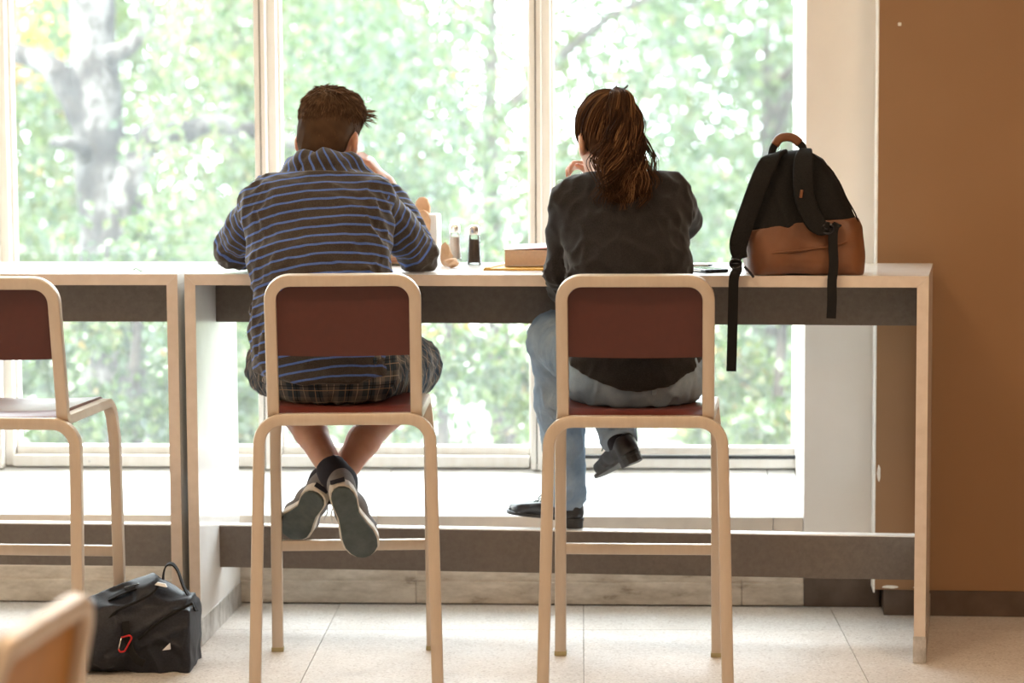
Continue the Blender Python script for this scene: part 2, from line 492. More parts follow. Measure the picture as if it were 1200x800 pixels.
# cream pier
m = MB(); wbox(m, .888, 1.35, -.006, .65, .09, ZC); pier = m.build('wall_pier', MT['cream'], bevel=.003); tag(pier, kind='structure')
m = MB(); wbox(m, .890, 1.12, -.010, .3, 0, .09); tag(m.build('baseboard_pier', MT['base'], bevel=.004), kind='structure')

# sloped sill under the window, in lengths, with a worn skirting
sill = empty('trim_1'); tag(sill, kind='structure')
joints = [-4.6, -3.35, -2.06, -.42, .796, .887]
GZ = .366
for a, b in zip(joints[:-1], joints[1:]):
    m = MB()
    pr = [(0, .085), (0, .274), (.012, .279), (.47, GZ), (.62, GZ), (.62, .085)]
    vs = [tuple(WM @ Vector((s, t, z))) for s in (a + .001, b - .001) for t, z in pr]; n = len(pr)
    m.add(vs, [tuple(range(n)), tuple(reversed(range(n, 2*n)))] + [(i, i + n, (i+1) % n + n, (i+1) % n) for i in range(n)])
    o = m.build('sill_length', MT['sill'], sill)
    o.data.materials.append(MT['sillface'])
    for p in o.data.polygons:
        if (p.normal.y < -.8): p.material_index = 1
sk = empty('baseboard_window'); tag(sk, kind='structure')
for a, b in ((-4.6, -2.2), (-2.199, -.3), (-.299, .70), (.701, .889)):
    m = MB(); wbox(m, a, b, -.014, .2, .004, .073); m.build('skirting_board', MT['skirt'], sk, bevel=.004)
    m = MB(); wbox(m, a, b, -.001, .2, .073, .112); m.build('grubby_band', MT['skirt'], sk)

# windows: posts, stiles, rails, panes
ZT = 2.62; TD = .31
for i, sc_ in enumerate((-4.365, -3.481, -2.597, -1.713, -.829, .055)):
    w = empty('window_%d' % (i + 1)); tag(w, kind='structure')
    last = i == 5
    s0, s1 = sc_, sc_ + .884
    for nm, a, b, ta, tb, z0, z1, mt in (
        ('mullion_post', s0 - .019, s0 - .002, .085, .26, GZ - .004, ZT, 'frame'), ('mullion_post', s0 + .002, s0 + .018, .085, .26, GZ - .004, ZT, 'frame'),
        ('mullion_core', s0 - .004, s0 + .004, .094, .25, GZ - .004, ZT, 'taupe'),
        ('stile', s0 + .018, s0 + .046, .125, .235, GZ, ZT, 'frame'), ('glazing_bead', s0 + .046, s0 + .056, .165, .205, GZ + .05, ZT - .05, 'frame'),
        ('stile', s1 - .026 - (.018 if last else 0), s1 - .019, .14, .235, GZ, ZT, 'frame'),
        ('bottom_rail', s0 + .046, s1 - .026, .11, .235, GZ, GZ + .036, 'frame'), ('glazing_bead', s0 + .05, s1 - .026, .15, .205, GZ + .036, GZ + .062, 'frame'),
        ('top_rail', s0 + .046, s1 - .026, .125, .235, ZT - .05, ZT, 'frame')):
        m = MB(); wbox(m, a, b, ta + TD, tb + TD, z0, z1); m.build(nm, MT[mt], w, bevel=.002)
    if last:
        m = MB(); wbox(m, s0 + .046, s1 - .03, TD + .106, TD + .125, GZ + .03, GZ + .041); m.build('gasket', MT['gasket'], w)
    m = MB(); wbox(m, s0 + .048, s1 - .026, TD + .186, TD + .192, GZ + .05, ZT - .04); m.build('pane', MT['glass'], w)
    m = MB(); m.lathe([(.003, 0), (.003, .004), (.0015, .005)], seg=10); m.xform(WM @ Matrix.Translation((s0 + .30, TD + .11, GZ + .016)) @ Matrix.Rotation(PI/2, 4, 'X')); m.build('screw', MT['kick'], w)
m = MB(); wbox(m, -4.9, .98, .02, .62, ZT, ZC); tag(m.build('wall_lintel', MT['cream']), kind='structure')
m = MB(); wbox(m, -4.9, -4.39, .05, .62, 0, ZT); tag(m.build('wall_corner', MT['cream']), kind='structure')

# portal-sized window light helps sampling only (no light of its own)
pd = bpy.data.lights.new('window_portal', 'AREA'); pd.shape = 'RECTANGLE'; pd.size = 5.1; pd.size_y = 2.2; pd.cycles.is_portal = True
po = bpy.data.objects.new('window_portal', pd); COL.objects.link(po)
po.matrix_world = Matrix.Translation(tuple(WM @ Vector((-1.65, .64, 1.5)))) @ Matrix.Rotation(WA, 4, 'Z') @ Matrix.Rotation(-PI/2, 4, 'X')

# ceiling lamps (recessed panels, out of the picture)
for i, (x, y) in enumerate(((-2.6, 1.0), (-.4, 1.0), (1.8, 1.0), (-2.6, 4.7), (-.4, 4.7), (1.8, 4.7))):
    c = empty('ceiling_light', (x, y, ZC)); tag(c, 'square warm ceiling panel light with white trim set in the ceiling', 'ceiling light', 'warm panel lights in the ceiling')
    m = MB()
    for q in ((-.32, -.32, .32, -.28), (-.32, .28, .32, .32), (-.32, -.28, -.28, .28), (.28, -.28, .32, .28)): m.box((q[0], q[1], -.03), (q[2], q[3], 0))
    m.build('trim_frame', MT['ceil'], c)
    MB().box((-.28, -.28, -.012), (.28, .28, 0)).build('diffuser', MT['diffuser'], c)
    ld = bpy.data.lights.new('lamp', 'AREA'); ld.shape = 'SQUARE'; ld.size = .55; ld.energy = LAMP_POWER; ld.color = LAMP_COLOR
    lo = bpy.data.objects.new('lamp', ld); COL.objects.link(lo); lo.location = (0, 0, -.035); lo.parent = c

# ------------------------------------------------------------------ high tables
TH = 1.06
def lerp(a, b, t): return np.array(a) + (np.array(b) - np.array(a)) * t
def make_table(FL, FR, BR, BL, label):
    FL, FR, BR, BL = [np.array(q, float) for q in (FL, FR, BR, BL)]
    t = empty('high_table', (*(FL + FR + BR + BL) / 4, 0)); tag(t, label, 'table')
    org = np.array(t.location[:2]); FL, FR, BR, BL = [q - org for q in (FL, FR, BR, BL)]
    e = .031
    def inn(a, b, d):   # d metres from a towards b
        return a + (b - a) / np.linalg.norm(b - a) * d
    LF, LB = inn(FL, FR, e), inn(BL, BR, e); RF, RB = inn(FR, FL, e), inn(BR, BL, e)
    MB().prism([FL, FR, BR, BL], TH - e, TH).build('tabletop', MT['laminate'], t, bevel=.0015)
    f = .0016
    nrm = np.array([(FR - FL)[1], -(FR - FL)[0]]); nrm /= np.linalg.norm(nrm)
    # edge banding with mitred corners
    def band(poly_px):      # polygon in (along, z) on the front plane
        ax = (FR - FL) / np.linalg.norm(FR - FL)
        a = [(*(FL + ax * u + nrm * f), z) for u, z in poly_px]; b = [(*(FL + ax * u - nrm * .002), z) for u, z in poly_px]; n = len(a)
        return MB().add(a + b, [tuple(range(n)), tuple(reversed(range(n, 2*n)))] + [(i, i + n, (i+1) % n + n, (i+1) % n) for i in range(n)])
    L = np.linalg.norm(FR - FL); g = .0006
    band([(g, TH), (e + g, TH - e), (L - e - g, TH - e), (L - g, TH)]).build('edge_band', MT['edge'], t)
    band([(0, .075), (e, .075), (e, TH - e - g), (0, TH - g)]).build('edge_band', MT['edge'], t)
    band([(L - e, .075), (L, .075), (L, TH - g), (L - e, TH - e - g)]).build('edge_band', MT['edge'], t)
    for (a, b, c, d) in ((FL, LF, LB, BL), (RF, FR, BR, RB)):
        p = MB().prism([a, b, c, d], .0, TH - e).build('end_panel', MT['laminate'], t)
        ctr = (a + b + c + d) / 4
        q = [ctr + (v - ctr) * np.array([1, 1]) for v in (a, b, c, d)]
        ax = (FR - FL) / np.linalg.norm(FR - FL) * .0022; dp = nrm * .0026
        MB().prism([a - ax + dp, b + ax + dp, c + ax, d - ax], .001, .075).build('kick_plate', MT['kick'], p)
    def beam(z0, z1, d0, th, nm):
        a = lerp(LF, LB, d0 / .61); b = lerp(RF, RB, d0 / .61); c = lerp(RF, RB, (d0 + th) / .61); d = lerp(LF, LB, (d0 + th) / .61)
        return MB().prism([a, b, c, d], z0, z1).build(nm, MT['taupe'], t, bevel=.0015)
    beam(.902, TH - e, .29, .022, 'apron')
    fb = beam(.176, .299, .29, .042, 'foot_rail')
    a = lerp(LF, LB, .289 / .61); b = lerp(RF, RB, .289 / .61); c = lerp(RF, RB, .333 / .61); d = lerp(LF, LB, .333 / .61)
    MB().prism([a, b, c, d], .299, .3025).build('rail_highlight', MT['laminate'], fb)  # pale strip: bright lit top of the rail put into its colour
    return t
table2 = make_table((-.918, 6.771), (1.124, 6.502), (1.240, 7.105), (-.873, 7.372), 'long bar-height table where the two people sit, backpack standing on it')
table1 = make_table((-2.985, 6.948), (-.938, 6.772), (-.897, 7.374), (-3.02, 7.555), 'bar-height table with an empty stool, beside the occupied table')
# ------------------------------------------------------------------ stools
def build_stool_materials():
    k = Nodes('brushed_aluminium'); c = k.coord('Object', (1, 1, .15))
    k.set(**{'Base Color': k.ramp(k.noise(c, 60, 5, .65), [(.2, (.53,.44,.355)), (.8, (.60,.51,.42))]), 'Metallic': .5,
             'Roughness': k.ramp(k.noise(c, 24, 4), [(.3, (.42,)*3), (.7, (.55,)*3)])}); k.bump(k.noise(c, 200, 3), .06, .002); MT['alu'] = k.m
    MT['redseat'] = plain('oxblood_plastic', (.115, .022, .014), .28, var=.1, scale=18, spec=.5)
    MT['redback'] = plain('oxblood_plastic_back', (.070, .014, .009), .55, var=.08, scale=40, bump=.05)
    MT['tanback'] = plain('tan_plastic_back', (.42, .20, .05), .5, var=.08, scale=20)
    MT['foot'] = plain('stool_foot_cap', (.35, .30, .16), .5)
build_stool_materials()

def make_stool(name, loc, rz, seat=.735, top=1.092, back_mat='redback', stretch=True):
    """origin on the floor under the seat centre; faces +y"""
    t = empty(name, (*loc, 0), rz)
    A = MT['alu']; w, d = .031, .026
    xs = .187                         # half distance between the back posts
    yr, yf = -.195, .205              # rear and front of the side rails
    zr = seat - .018                  # rail centre
    lean = .062
    # back frame: posts + rounded top in a leaning plane
    pb = [(-xs, yr, zr + .05), (-xs, yr - lean, top - w/2), (xs, yr - lean, top - w/2), (xs, yr, zr + .05)]
    nb = np.cross(np.array([1, 0, 0]), np.array([0, -lean, top - zr])); nb /= np.linalg.norm(nb)
    MB().sweep(fillet(pb, .052, 9), nb, w, d).build('back_frame', A, t, smooth=True, autosmooth=35)
    # side rails: bend from the post, run forward, bend down to the front leg
    for s in (-1, 1):
        lo = .006
        path = fillet([(s*xs, yr, zr + .05), (s*xs, yr + .004, zr), (s*(xs + .018), yf, zr + .004), (s*(xs + .027), yf + .012, zr - .10)], [.035, .05], 7)
        MB().sweep(path, (1, 0, 0), d, w).build('seat_rail', A, t, smooth=True, autosmooth=35)
        leg = MB().sweep([(s*(xs + .027), yf + .012, zr - .099), (s*(xs + .030), yf + .03, .012)], (1, 0, 0), d, w).build('leg', A, t, smooth=True, autosmooth=35)
        MB().box((s*(xs+.030) - .017, yf + .016, 0), (s*(xs+.030) + .017, yf + .044, .013)).build('foot_cap', MT['foot'], leg, bevel=.002)
    # rear leg frame: crossbar with rounded ends, two splayed legs
    xr = .222; yb = yr - .006
    cb = fillet([(-xr - .004, yb - .014, zr - .16), (-xr, yb, zr - .008), (xr, yb, zr - .008), (xr + .004, yb - .014, zr - .16)], .062, 9)
    MB().sweep(cb, (0, 1, 0), w, d).build('rear_crossbar', A, t, smooth=True, autosmooth=35)
    for s in (-1, 1):
        leg = MB().sweep([(s*(xr + .004), yb - .014, zr - .159), (s*(xr + .016), yb - .075, .012)], (0, 1, 0), w, d).build('leg', A, t, smooth=True, autosmooth=35)
        MB().box((s*(xr+.016) - .017, yb - .09, 0), (s*(xr+.016) + .017, yb - .06, .013)).build('foot_cap', MT['foot'], leg, bevel=.002)
    if stretch:
        zs = .302; q = (zr - .099 - zs) / (zr - .111); xq = xs + .027 + .003 * q; yq = yf + .012 + .018 * q
        MB().sweep([(-xq, yq, zs), (xq, yq, zs)], (0, 1, 0), .030, .02).build('stretcher', A, t, smooth=True, autosmooth=35)
    # moulded seat: dished sheet with a rolled rear lip
    nx, ny = 15, 15; vs = []; fs = []
    for lay in (0, 1):
        for j in range(ny):
            v = j / (ny - 1); y = yr + .006 + (yf - yr + .010) * v
            hx = xs - .012 + .018 * v
            for i in range(nx):
                u = i / (nx - 1) * 2 - 1
                z = seat + .004 - .012 * (1 - u*u) * (1 - (2*v - 1)**2) - .02 * max(0, v - .86)**1 / .14 - .014 * max(0, .08 - v) / .08
                vs.append((u * hx, y, z - .010 * lay))
    b = nx * ny
    for j in range(ny - 1):
        for i in range(nx - 1):
            q = (j*nx + i, j*nx + i + 1, (j+1)*nx + i + 1, (j+1)*nx + i)
            fs += [q, tuple(b + k for k in reversed(q))]
    rim = [i for i in range(nx)] + [j*nx + nx - 1 for j in range(1, ny)] + [(ny-1)*nx + i for i in range(nx-2, -1, -1)] + [j*nx for j in range(ny-2, 0, -1)]
    for a, c in zip(rim, rim[1:] + rim[:1]): fs.append((a, a + b, c + b, c))
    MB().add(vs, fs).build('seat', MT['redseat'], t, smooth=True, autosmooth=40)
    # back panel: upper part of the back frame, slightly curved sheet
    z0, z1 = seat + (top - seat) * .40, top - w + .004
    def pp(u, z, o):
        ff = (z - zr) / (top - zr)
        return (u * (xs - w/2 + .004), yr - lean * ff + .004 + .010 * (1 - u*u) + o, z - .004 * (1 - u*u) * (1 if z < seat + (top-seat)*.5 else 0))
    vs = []; fs = []; nx = 13; nz = 7; cr = .036
    for o in (0, .008):
        for j in range(nz):
            v = j / (nz - 1); z = z0 + (z1 - z0) * v
            sq = 1.0
            if z > z1 - cr: sq = 1 - (cr - math.sqrt(max(0, cr*cr - (z - z1 + cr)**2))) / xs
            for i in range(nx): vs.append(pp((i / (nx-1) * 2 - 1) * sq, z, o))
    b = nx * nz
    for j in range(nz - 1):
        for i in range(nx - 1):
            q = (j*nx + i, j*nx + i + 1, (j+1)*nx + i + 1, (j+1)*nx + i); fs += [q, tuple(b + k for k in reversed(q))]
    rim = [i for i in range(nx)] + [j*nx + nx - 1 for j in range(1, nz)] + [(nz-1)*nx + i for i in range(nx-2, -1, -1)] + [j*nx for j in range(nz-2, 0, -1)]
    for a, c in zip(rim, rim[1:] + rim[:1]): fs.append((a, a + b, c + b, c))
    MB().add(vs, fs).build('backrest', MT[back_mat], t, smooth=True, autosmooth=40)
    return t

GS = 'oxblood and aluminium bar stools'
st2 = make_stool('bar_stool', (-.442, 6.475), math.radians(1.2))
tag(st2, 'aluminium bar stool with dark red back, man in striped shirt sitting on it', 'stool', GS)
st3 = copy_tree(st2); st3.location = (.331, 6.385, 0); st3.rotation_euler.z = math.radians(-4.0)
tag(st3, 'aluminium bar stool with dark red back, woman in dark sweater sitting on it', 'stool', GS)
st1 = copy_tree(st2); st1.location = (-1.33, 6.42, 0); st1.rotation_euler.z = math.radians(-5.5)
tag(st1, 'empty aluminium bar stool with glossy dark red seat, beside the dark bag', 'stool', GS)
ch = make_stool('dining_chair', (-.888, 3.25), math.radians(82), seat=.45, top=.818, back_mat='tanback', stretch=False)
tag(ch, 'low aluminium chair with tan back, out of focus, away from the tables', 'chair')
# ------------------------------------------------------------------ outdoors: ground, birch, trees and shrubs
def build_out_materials():
    k = Nodes('pale_paving'); c = k.coord()
    k.set(**{'Base Color': k.ramp(k.noise(c, .35, 4), [(.4, (.14,.20,.08)), (.55, (.42,.41,.38)), (.8, (.5,.49,.46))]), 'Roughness': .9}); MT['ground'] = k.m
    k = Nodes('birch_bark'); c = k.coord('Object', (1, 1, .55))
    pat = k.noise(c, 5.5, 6, .68); fine = k.noise(k.coord('Object', (1, 1, 6)), 9, 4)
    col = k.ramp(pat, [(.42, (.006,.005,.0045)), (.50, (.022,.018,.015)), (.545, (.080,.076,.073)), (.75, (.125,.12,.115))])
    k.set(**{'Base Color': k.mix(k.ramp(fine, [(.55, (0, 0, 0)), (.7, (.5, .5, .5))]), col, (.03, .026, .022)), 'Roughness': .85}); k.bump(pat, .6, .03); MT['birch'] = k.m
    MT['bark'] = plain('grey_bark', (.035, .028, .022), .9, var=.4, scale=12, bump=.3)
    for nm, stops in (('leaf', [(0.0, (0.014,0.038,0.006)), (.35, (0.039,0.074,0.012)), (.65, (0.074,0.102,0.022)), (.85, (0.116,0.118,0.048)), (.93, (0.232,0.130,0.010)), (1.0, (0.325,0.155,0.026))]),
                      ('leafcool', [(0.0, (0.012,0.037,0.012)), (.4, (0.039,0.071,0.022)), (.75, (0.076,0.099,0.036)), (1.0, (0.142,0.124,0.067))])):
        k = Nodes(nm); a = k.n('ShaderNodeAttribute', attribute_name='tint')
        col = k.ramp(a.outputs['Fac'], stops)
        df = k.n('ShaderNodeBsdfDiffuse'); tl = k.n('ShaderNodeBsdfTranslucent'); gl = k.n('ShaderNodeBsdfGlossy', Roughness=.38)
        gl.inputs[0].default_value = (.9, .95, 1, 1)
        k.l(col, df.inputs[0]); k.l(k.mix(1.0, col, (1.6, 1.65, 1.0), 'MULTIPLY'), tl.inputs[0])
        m1 = k.n('ShaderNodeMixShader'); m1.inputs[0].default_value = .48; k.l(df.outputs[0], m1.inputs[1]); k.l(tl.outputs[0], m1.inputs[2])
        m2 = k.n('ShaderNodeMixShader'); m2.inputs[0].default_value = .05; k.l(m1.outputs[0], m2.inputs[1]); k.l(gl.outputs[0], m2.inputs[2])
        k.l(m2.outputs[0], k.out.inputs[0]); MT[nm] = k.m
build_out_materials()
GZ0 = -3.0
g = MB().box((-70, 8.4, GZ0 - .3), (70, 160, GZ0)).build('ground', MT['ground']); tag(g, kind='structure')

def leaves(name, C, size, mat, parent, tint, droop=.5):
    """one folded rhombic leaf at every row of C"""
    n = len(C); d = RNG.normal(size=(n, 3)); d[:, 2] -= droop * 1.6; d /= np.linalg.norm(d, axis=1)[:, None]
    w = np.cross(d, RNG.normal(size=(n, 3))); w /= np.linalg.norm(w, axis=1)[:, None]; nn = np.cross(d, w)
    s = size * RNG.uniform(.7, 1.3, n)[:, None]
    V = np.stack([C, C + d*s*.45 + w*s*.36 + nn*s*.08, C + d*s, C + d*s*.45 - w*s*.36 + nn*s*.08], 1).reshape(-1, 3)
    Q = np.arange(4 * n).reshape(-1, 4)
    o = raw_mesh(name, V, Q, mat, parent, {'tint': np.repeat(tint, 4)}, smooth=False)
    o['kind'] = 'stuff'; return o

def strands(tops, lens, step=.035, sway=.10):
    out = []
    for p, L in zip(tops, lens):
        n = max(3, int(L / step)); t = np.linspace(0, 1, n); a = RNG.uniform(0, 6.28); b = RNG.uniform(.3, 1)
        q = np.stack([p[0] + sway*b*np.cos(a)*t + .02*np.sin(9*t + a), p[1] + sway*b*np.sin(a)*t, p[2] - L*t], 1)
        out.append(q + RNG.normal(size=q.shape) * .018)
    return np.concatenate(out)

def limb(mb, pts, r0, r1, seg=10):
    P = spline(pts, 26); mb.tube(P, np.linspace(r0, r1, len(P)) * (1 + .06*np.sin(np.arange(len(P))*1.7)), seg)

# the white-barked birch
YB_ = 13.5
b0 = at(140, 640, YB_); birch = empty('birch_tree', (b0[0], YB_, GZ0)); tag(birch, 'white and black barked birch tree with a forking trunk outside the window', 'tree')
org = np.array([b0[0], YB_, GZ0])
def bt(px, py, dy=0): return at(px, py, YB_ + dy) - org
m = MB(); limb(m, [np.array([.02, 0, -.1]), np.array([.0, 0, .9]), bt(134, 430), bt(130, 320), bt(124, 235), bt(116, 150), bt(110, 70), bt(108, 0), bt(100, -160), bt(108, -380)], .21, .095, 14)
trunk = m.build('trunk', MT['birch'], birch, smooth=True)
for pts, r0, r1 in (([bt(112, 170), bt(92, 125), bt(72, 92), bt(48, 72), bt(10, 60), bt(-70, 40)], .10, .04),
                    ([bt(132, 320), bt(142, 265, -.1), bt(152, 212, -.1), bt(166, 172), bt(190, 158), bt(215, 155, .1), bt(250, 145, .2), bt(300, 154, .2), bt(370, 175, .3)], .12, .035),
                    ([bt(112, 60), bt(140, 62, -.1), bt(165, 40, -.1), bt(172, 20), bt(160, -60)], .06, .03),
                    ([bt(125, 250), bt(112, 205), bt(92, 172, -.2), bt(60, 166, -.3)], .09, .025),
                    ([bt(108, -40), bt(160, -110), bt(300, -200, .4), bt(480, -240, .8)], .08, .03),
                    ([bt(104, -120), bt(20, -190), bt(-140, -240, -.3)], .07, .03)):
    m = MB(); limb(m, pts, r0, r1); m.build('branch', MT['birch'], birch, smooth=True)
tops = []; lens = []
def add_strands(n, px, py, dy, L):
    for _ in range(n):
        tops.append(at(random.uniform(*px), random.uniform(*py), YB_ + random.uniform(*dy)) - org); lens.append(random.uniform(*L))
add_strands(110, (165, 640), (-260, 60), (-1.0, 1.6), (.5, 1.5))
add_strands(60, (190, 330), (40, 330), (-.6, 1.6), (.4, .9))
add_strands(60, (330, 640), (40, 300), (-.4, 1.6), (.4, 1.2))
add_strands(60, (-260, 80), (-200, 240), (.2, 1.6), (.4, 1.0))
add_strands(60, (-260, 300), (230, 520), (.4, 1.4), (.3, .8))
add_strands(14, (150, 200), (-60, 170), (-.9, -.3), (.3, .7))
add_strands(10, (20, 110), (180, 280), (-.9, -.3), (.2, .5))
C = strands(tops, lens)
leaves('foliage', C, .058, MT['leafcool'], birch, np.clip(RNG.normal(.5, .2, len(C)) + .18*np.sin(C[:, 0]*3), 0, 1), .9)

def blob_tree(name, label, x, y, h, crown, n, size, mat, cat='tree', group=None, tint=(.45, .2), clumps=46, flat=1.0, yellow=()):
    """trunk with limbs and a crown of leaf clumps; crown = (centre height, rx, rz)"""
    t = empty(name, (x, y, GZ0)); tag(t, label, cat, group)
    ch, rx, rz = crown
    m = MB(); limb(m, [(0, 0, -.1), (.05, .05, h*.3), (-.05, 0, h*.6), (0, 0, h*.92)], .035*h*.5 + .02, .02); m.build('trunk' if cat == 'tree' else 'stem', MT['bark'], t, smooth=True)
    for i in range(6):
        a = i * 1.047 + random.uniform(-.3, .3); z0 = h * random.uniform(.3, .7)
        m = MB(); limb(m, [(0, 0, z0), (rx*.4*math.cos(a), rx*.4*math.sin(a), z0 + rz*.25), (rx*.8*math.cos(a), rx*.8*math.sin(a), z0 + rz*.35)], .012*h*.5 + .008, .008, 6); m.build('branch', MT['bark'], t, smooth=True)
    u = RNG.normal(size=(clumps, 3)); u /= np.linalg.norm(u, axis=1)[:, None]; u *= RNG.uniform(.25, 1, clumps)[:, None]**.5
    cc = u * np.array([rx, rx*flat, rz]) + np.array([0, 0, ch])
    pick = RNG.integers(0, clumps, n); rad = RNG.uniform(.2, .42, clumps) * rx * .75
    C = cc[pick] + RNG.normal(size=(n, 3)) * rad[pick][:, None] * np.array([.55, .55, .5])
    keep = (C[:, 2] > .02) & (np.abs(C[:, 0]) < rx * 1.02) & (np.abs(C[:, 1]) < rx * flat * 1.1); C = C[keep]; pick = pick[keep]
    ti = np.clip(RNG.normal(tint[0], tint[1], len(C)) + RNG.uniform(-.14, .14, clumps)[pick], 0, .9 if mat == 'leaf' else 1)
    for (px, py, r) in yellow:
        q = at(px, py, y) - np.array([x, y, GZ0]); d = np.hypot(C[:, 0] - q[0], C[:, 2] - q[2])
        ti = np.where((d < r) & (RNG.uniform(size=len(C)) < .75), RNG.uniform(.92, 1, len(C)), ti)
    leaves('foliage', C, size, MT[mat], t, ti, .4); return t

GT = 'leafy trees behind the birch'
for (lab, x, y, h, cr, n, sz, mt, yl) in (
    ('yellow-green leafy tree directly behind the birch trunk', -4.7, 17.2, 6.6, (3.4, 2.1, 2.9), 22000, .085, 'leaf', ((30, 30, .45),)),
    ('loose leafy tree with pale leaves behind the man', -.1, 17.4, 6.8, (3.5, 2.1, 2.9), 13000, .075, 'leafcool', ()),
    ('light leafy tree with a few yellow leaves behind the woman', 4.4, 17.2, 6.6, (3.4, 2.1, 2.8), 9500, .075, 'leaf', ((735, 95, .22), (850, 260, .30), (835, 230, .16), (690, 170, .12)))):
    blob_tree('leafy_tree', lab, x, y, h, cr, n, sz, mt, group=GT, yellow=yl, flat=.75)
GT = 'leafy trees in the middle distance'
for (lab, x, y, h, cr, n, sz, mt, yl) in (
    ('mid green leafy tree between birch trunk and man', -2.5, 22.4, 7.0, (3.7, 2.3, 3.1), 16000, .10, 'leaf', ()),
    ('airy pale leafy tree seen behind woman and backpack', 2.4, 22.4, 7.0, (3.7, 2.3, 3.1), 11000, .10, 'leafcool', ((735, 95, .3),)),
    ('green leafy tree seen past the birch branch', -7.4, 22.4, 7.0, (3.7, 2.3, 3.1), 16000, .10, 'leaf', ()),
    ('green leafy tree hidden mostly by the window pier', 7.3, 22.4, 7.0, (3.7, 2.3, 3.1), 9000, .10, 'leaf', ())):
    blob_tree('leafy_tree', lab, x, y, h, cr, n, sz, mt, group=GT, yellow=yl, flat=.75)
GT = 'distant trees'
for (lab, x, yl) in (('tall dense far tree seen in gaps left of the birch', -10.2, ()), ('tall dense far tree seen in gaps behind the man', -3.4, ((535, 100, .35), (580, 112, .28))),
                     ('tall dense far tree seen in gaps behind the woman', 3.4, ()), ('tall dense far tree seen in gaps by the pier', 10.2, ())):
    blob_tree('leafy_tree', lab, x, 30.0, 8.8, (4.4, 3.2, 4.2), 18000, .15, 'leaf', group=GT, yellow=yl, flat=.75, clumps=70)
GSh = 'tall green shrubs under the trees'
for (lab, x, y, h, cr, n, sz, mt, rx) in (
    ('bushy pale green shrub beyond the empty stool', -3.05, 12.3, 4.0, (3.05, .55, .95), 4500, .06, 'leafcool', 0),
    ('dense bright green shrub in front of the birch trunk, seen under the left table', -1.86, 12.0, 4.0, (3.10, .58, .90), 6000, .058, 'leaf', 0),
    ('loose shrub seen under the table between the stools', -.30, 11.6, 4.0, (3.30, .58, .72), 3200, .06, 'leaf', 0),
    ('dark green shrub seen beside the window pier', 1.38, 12.2, 4.0, (3.10, .52, .85), 3600, .062, 'leaf', 0)):
    blob_tree('shrub', lab, x, y, h, cr, n, sz, mt, cat='shrub', group=GSh, clumps=26)
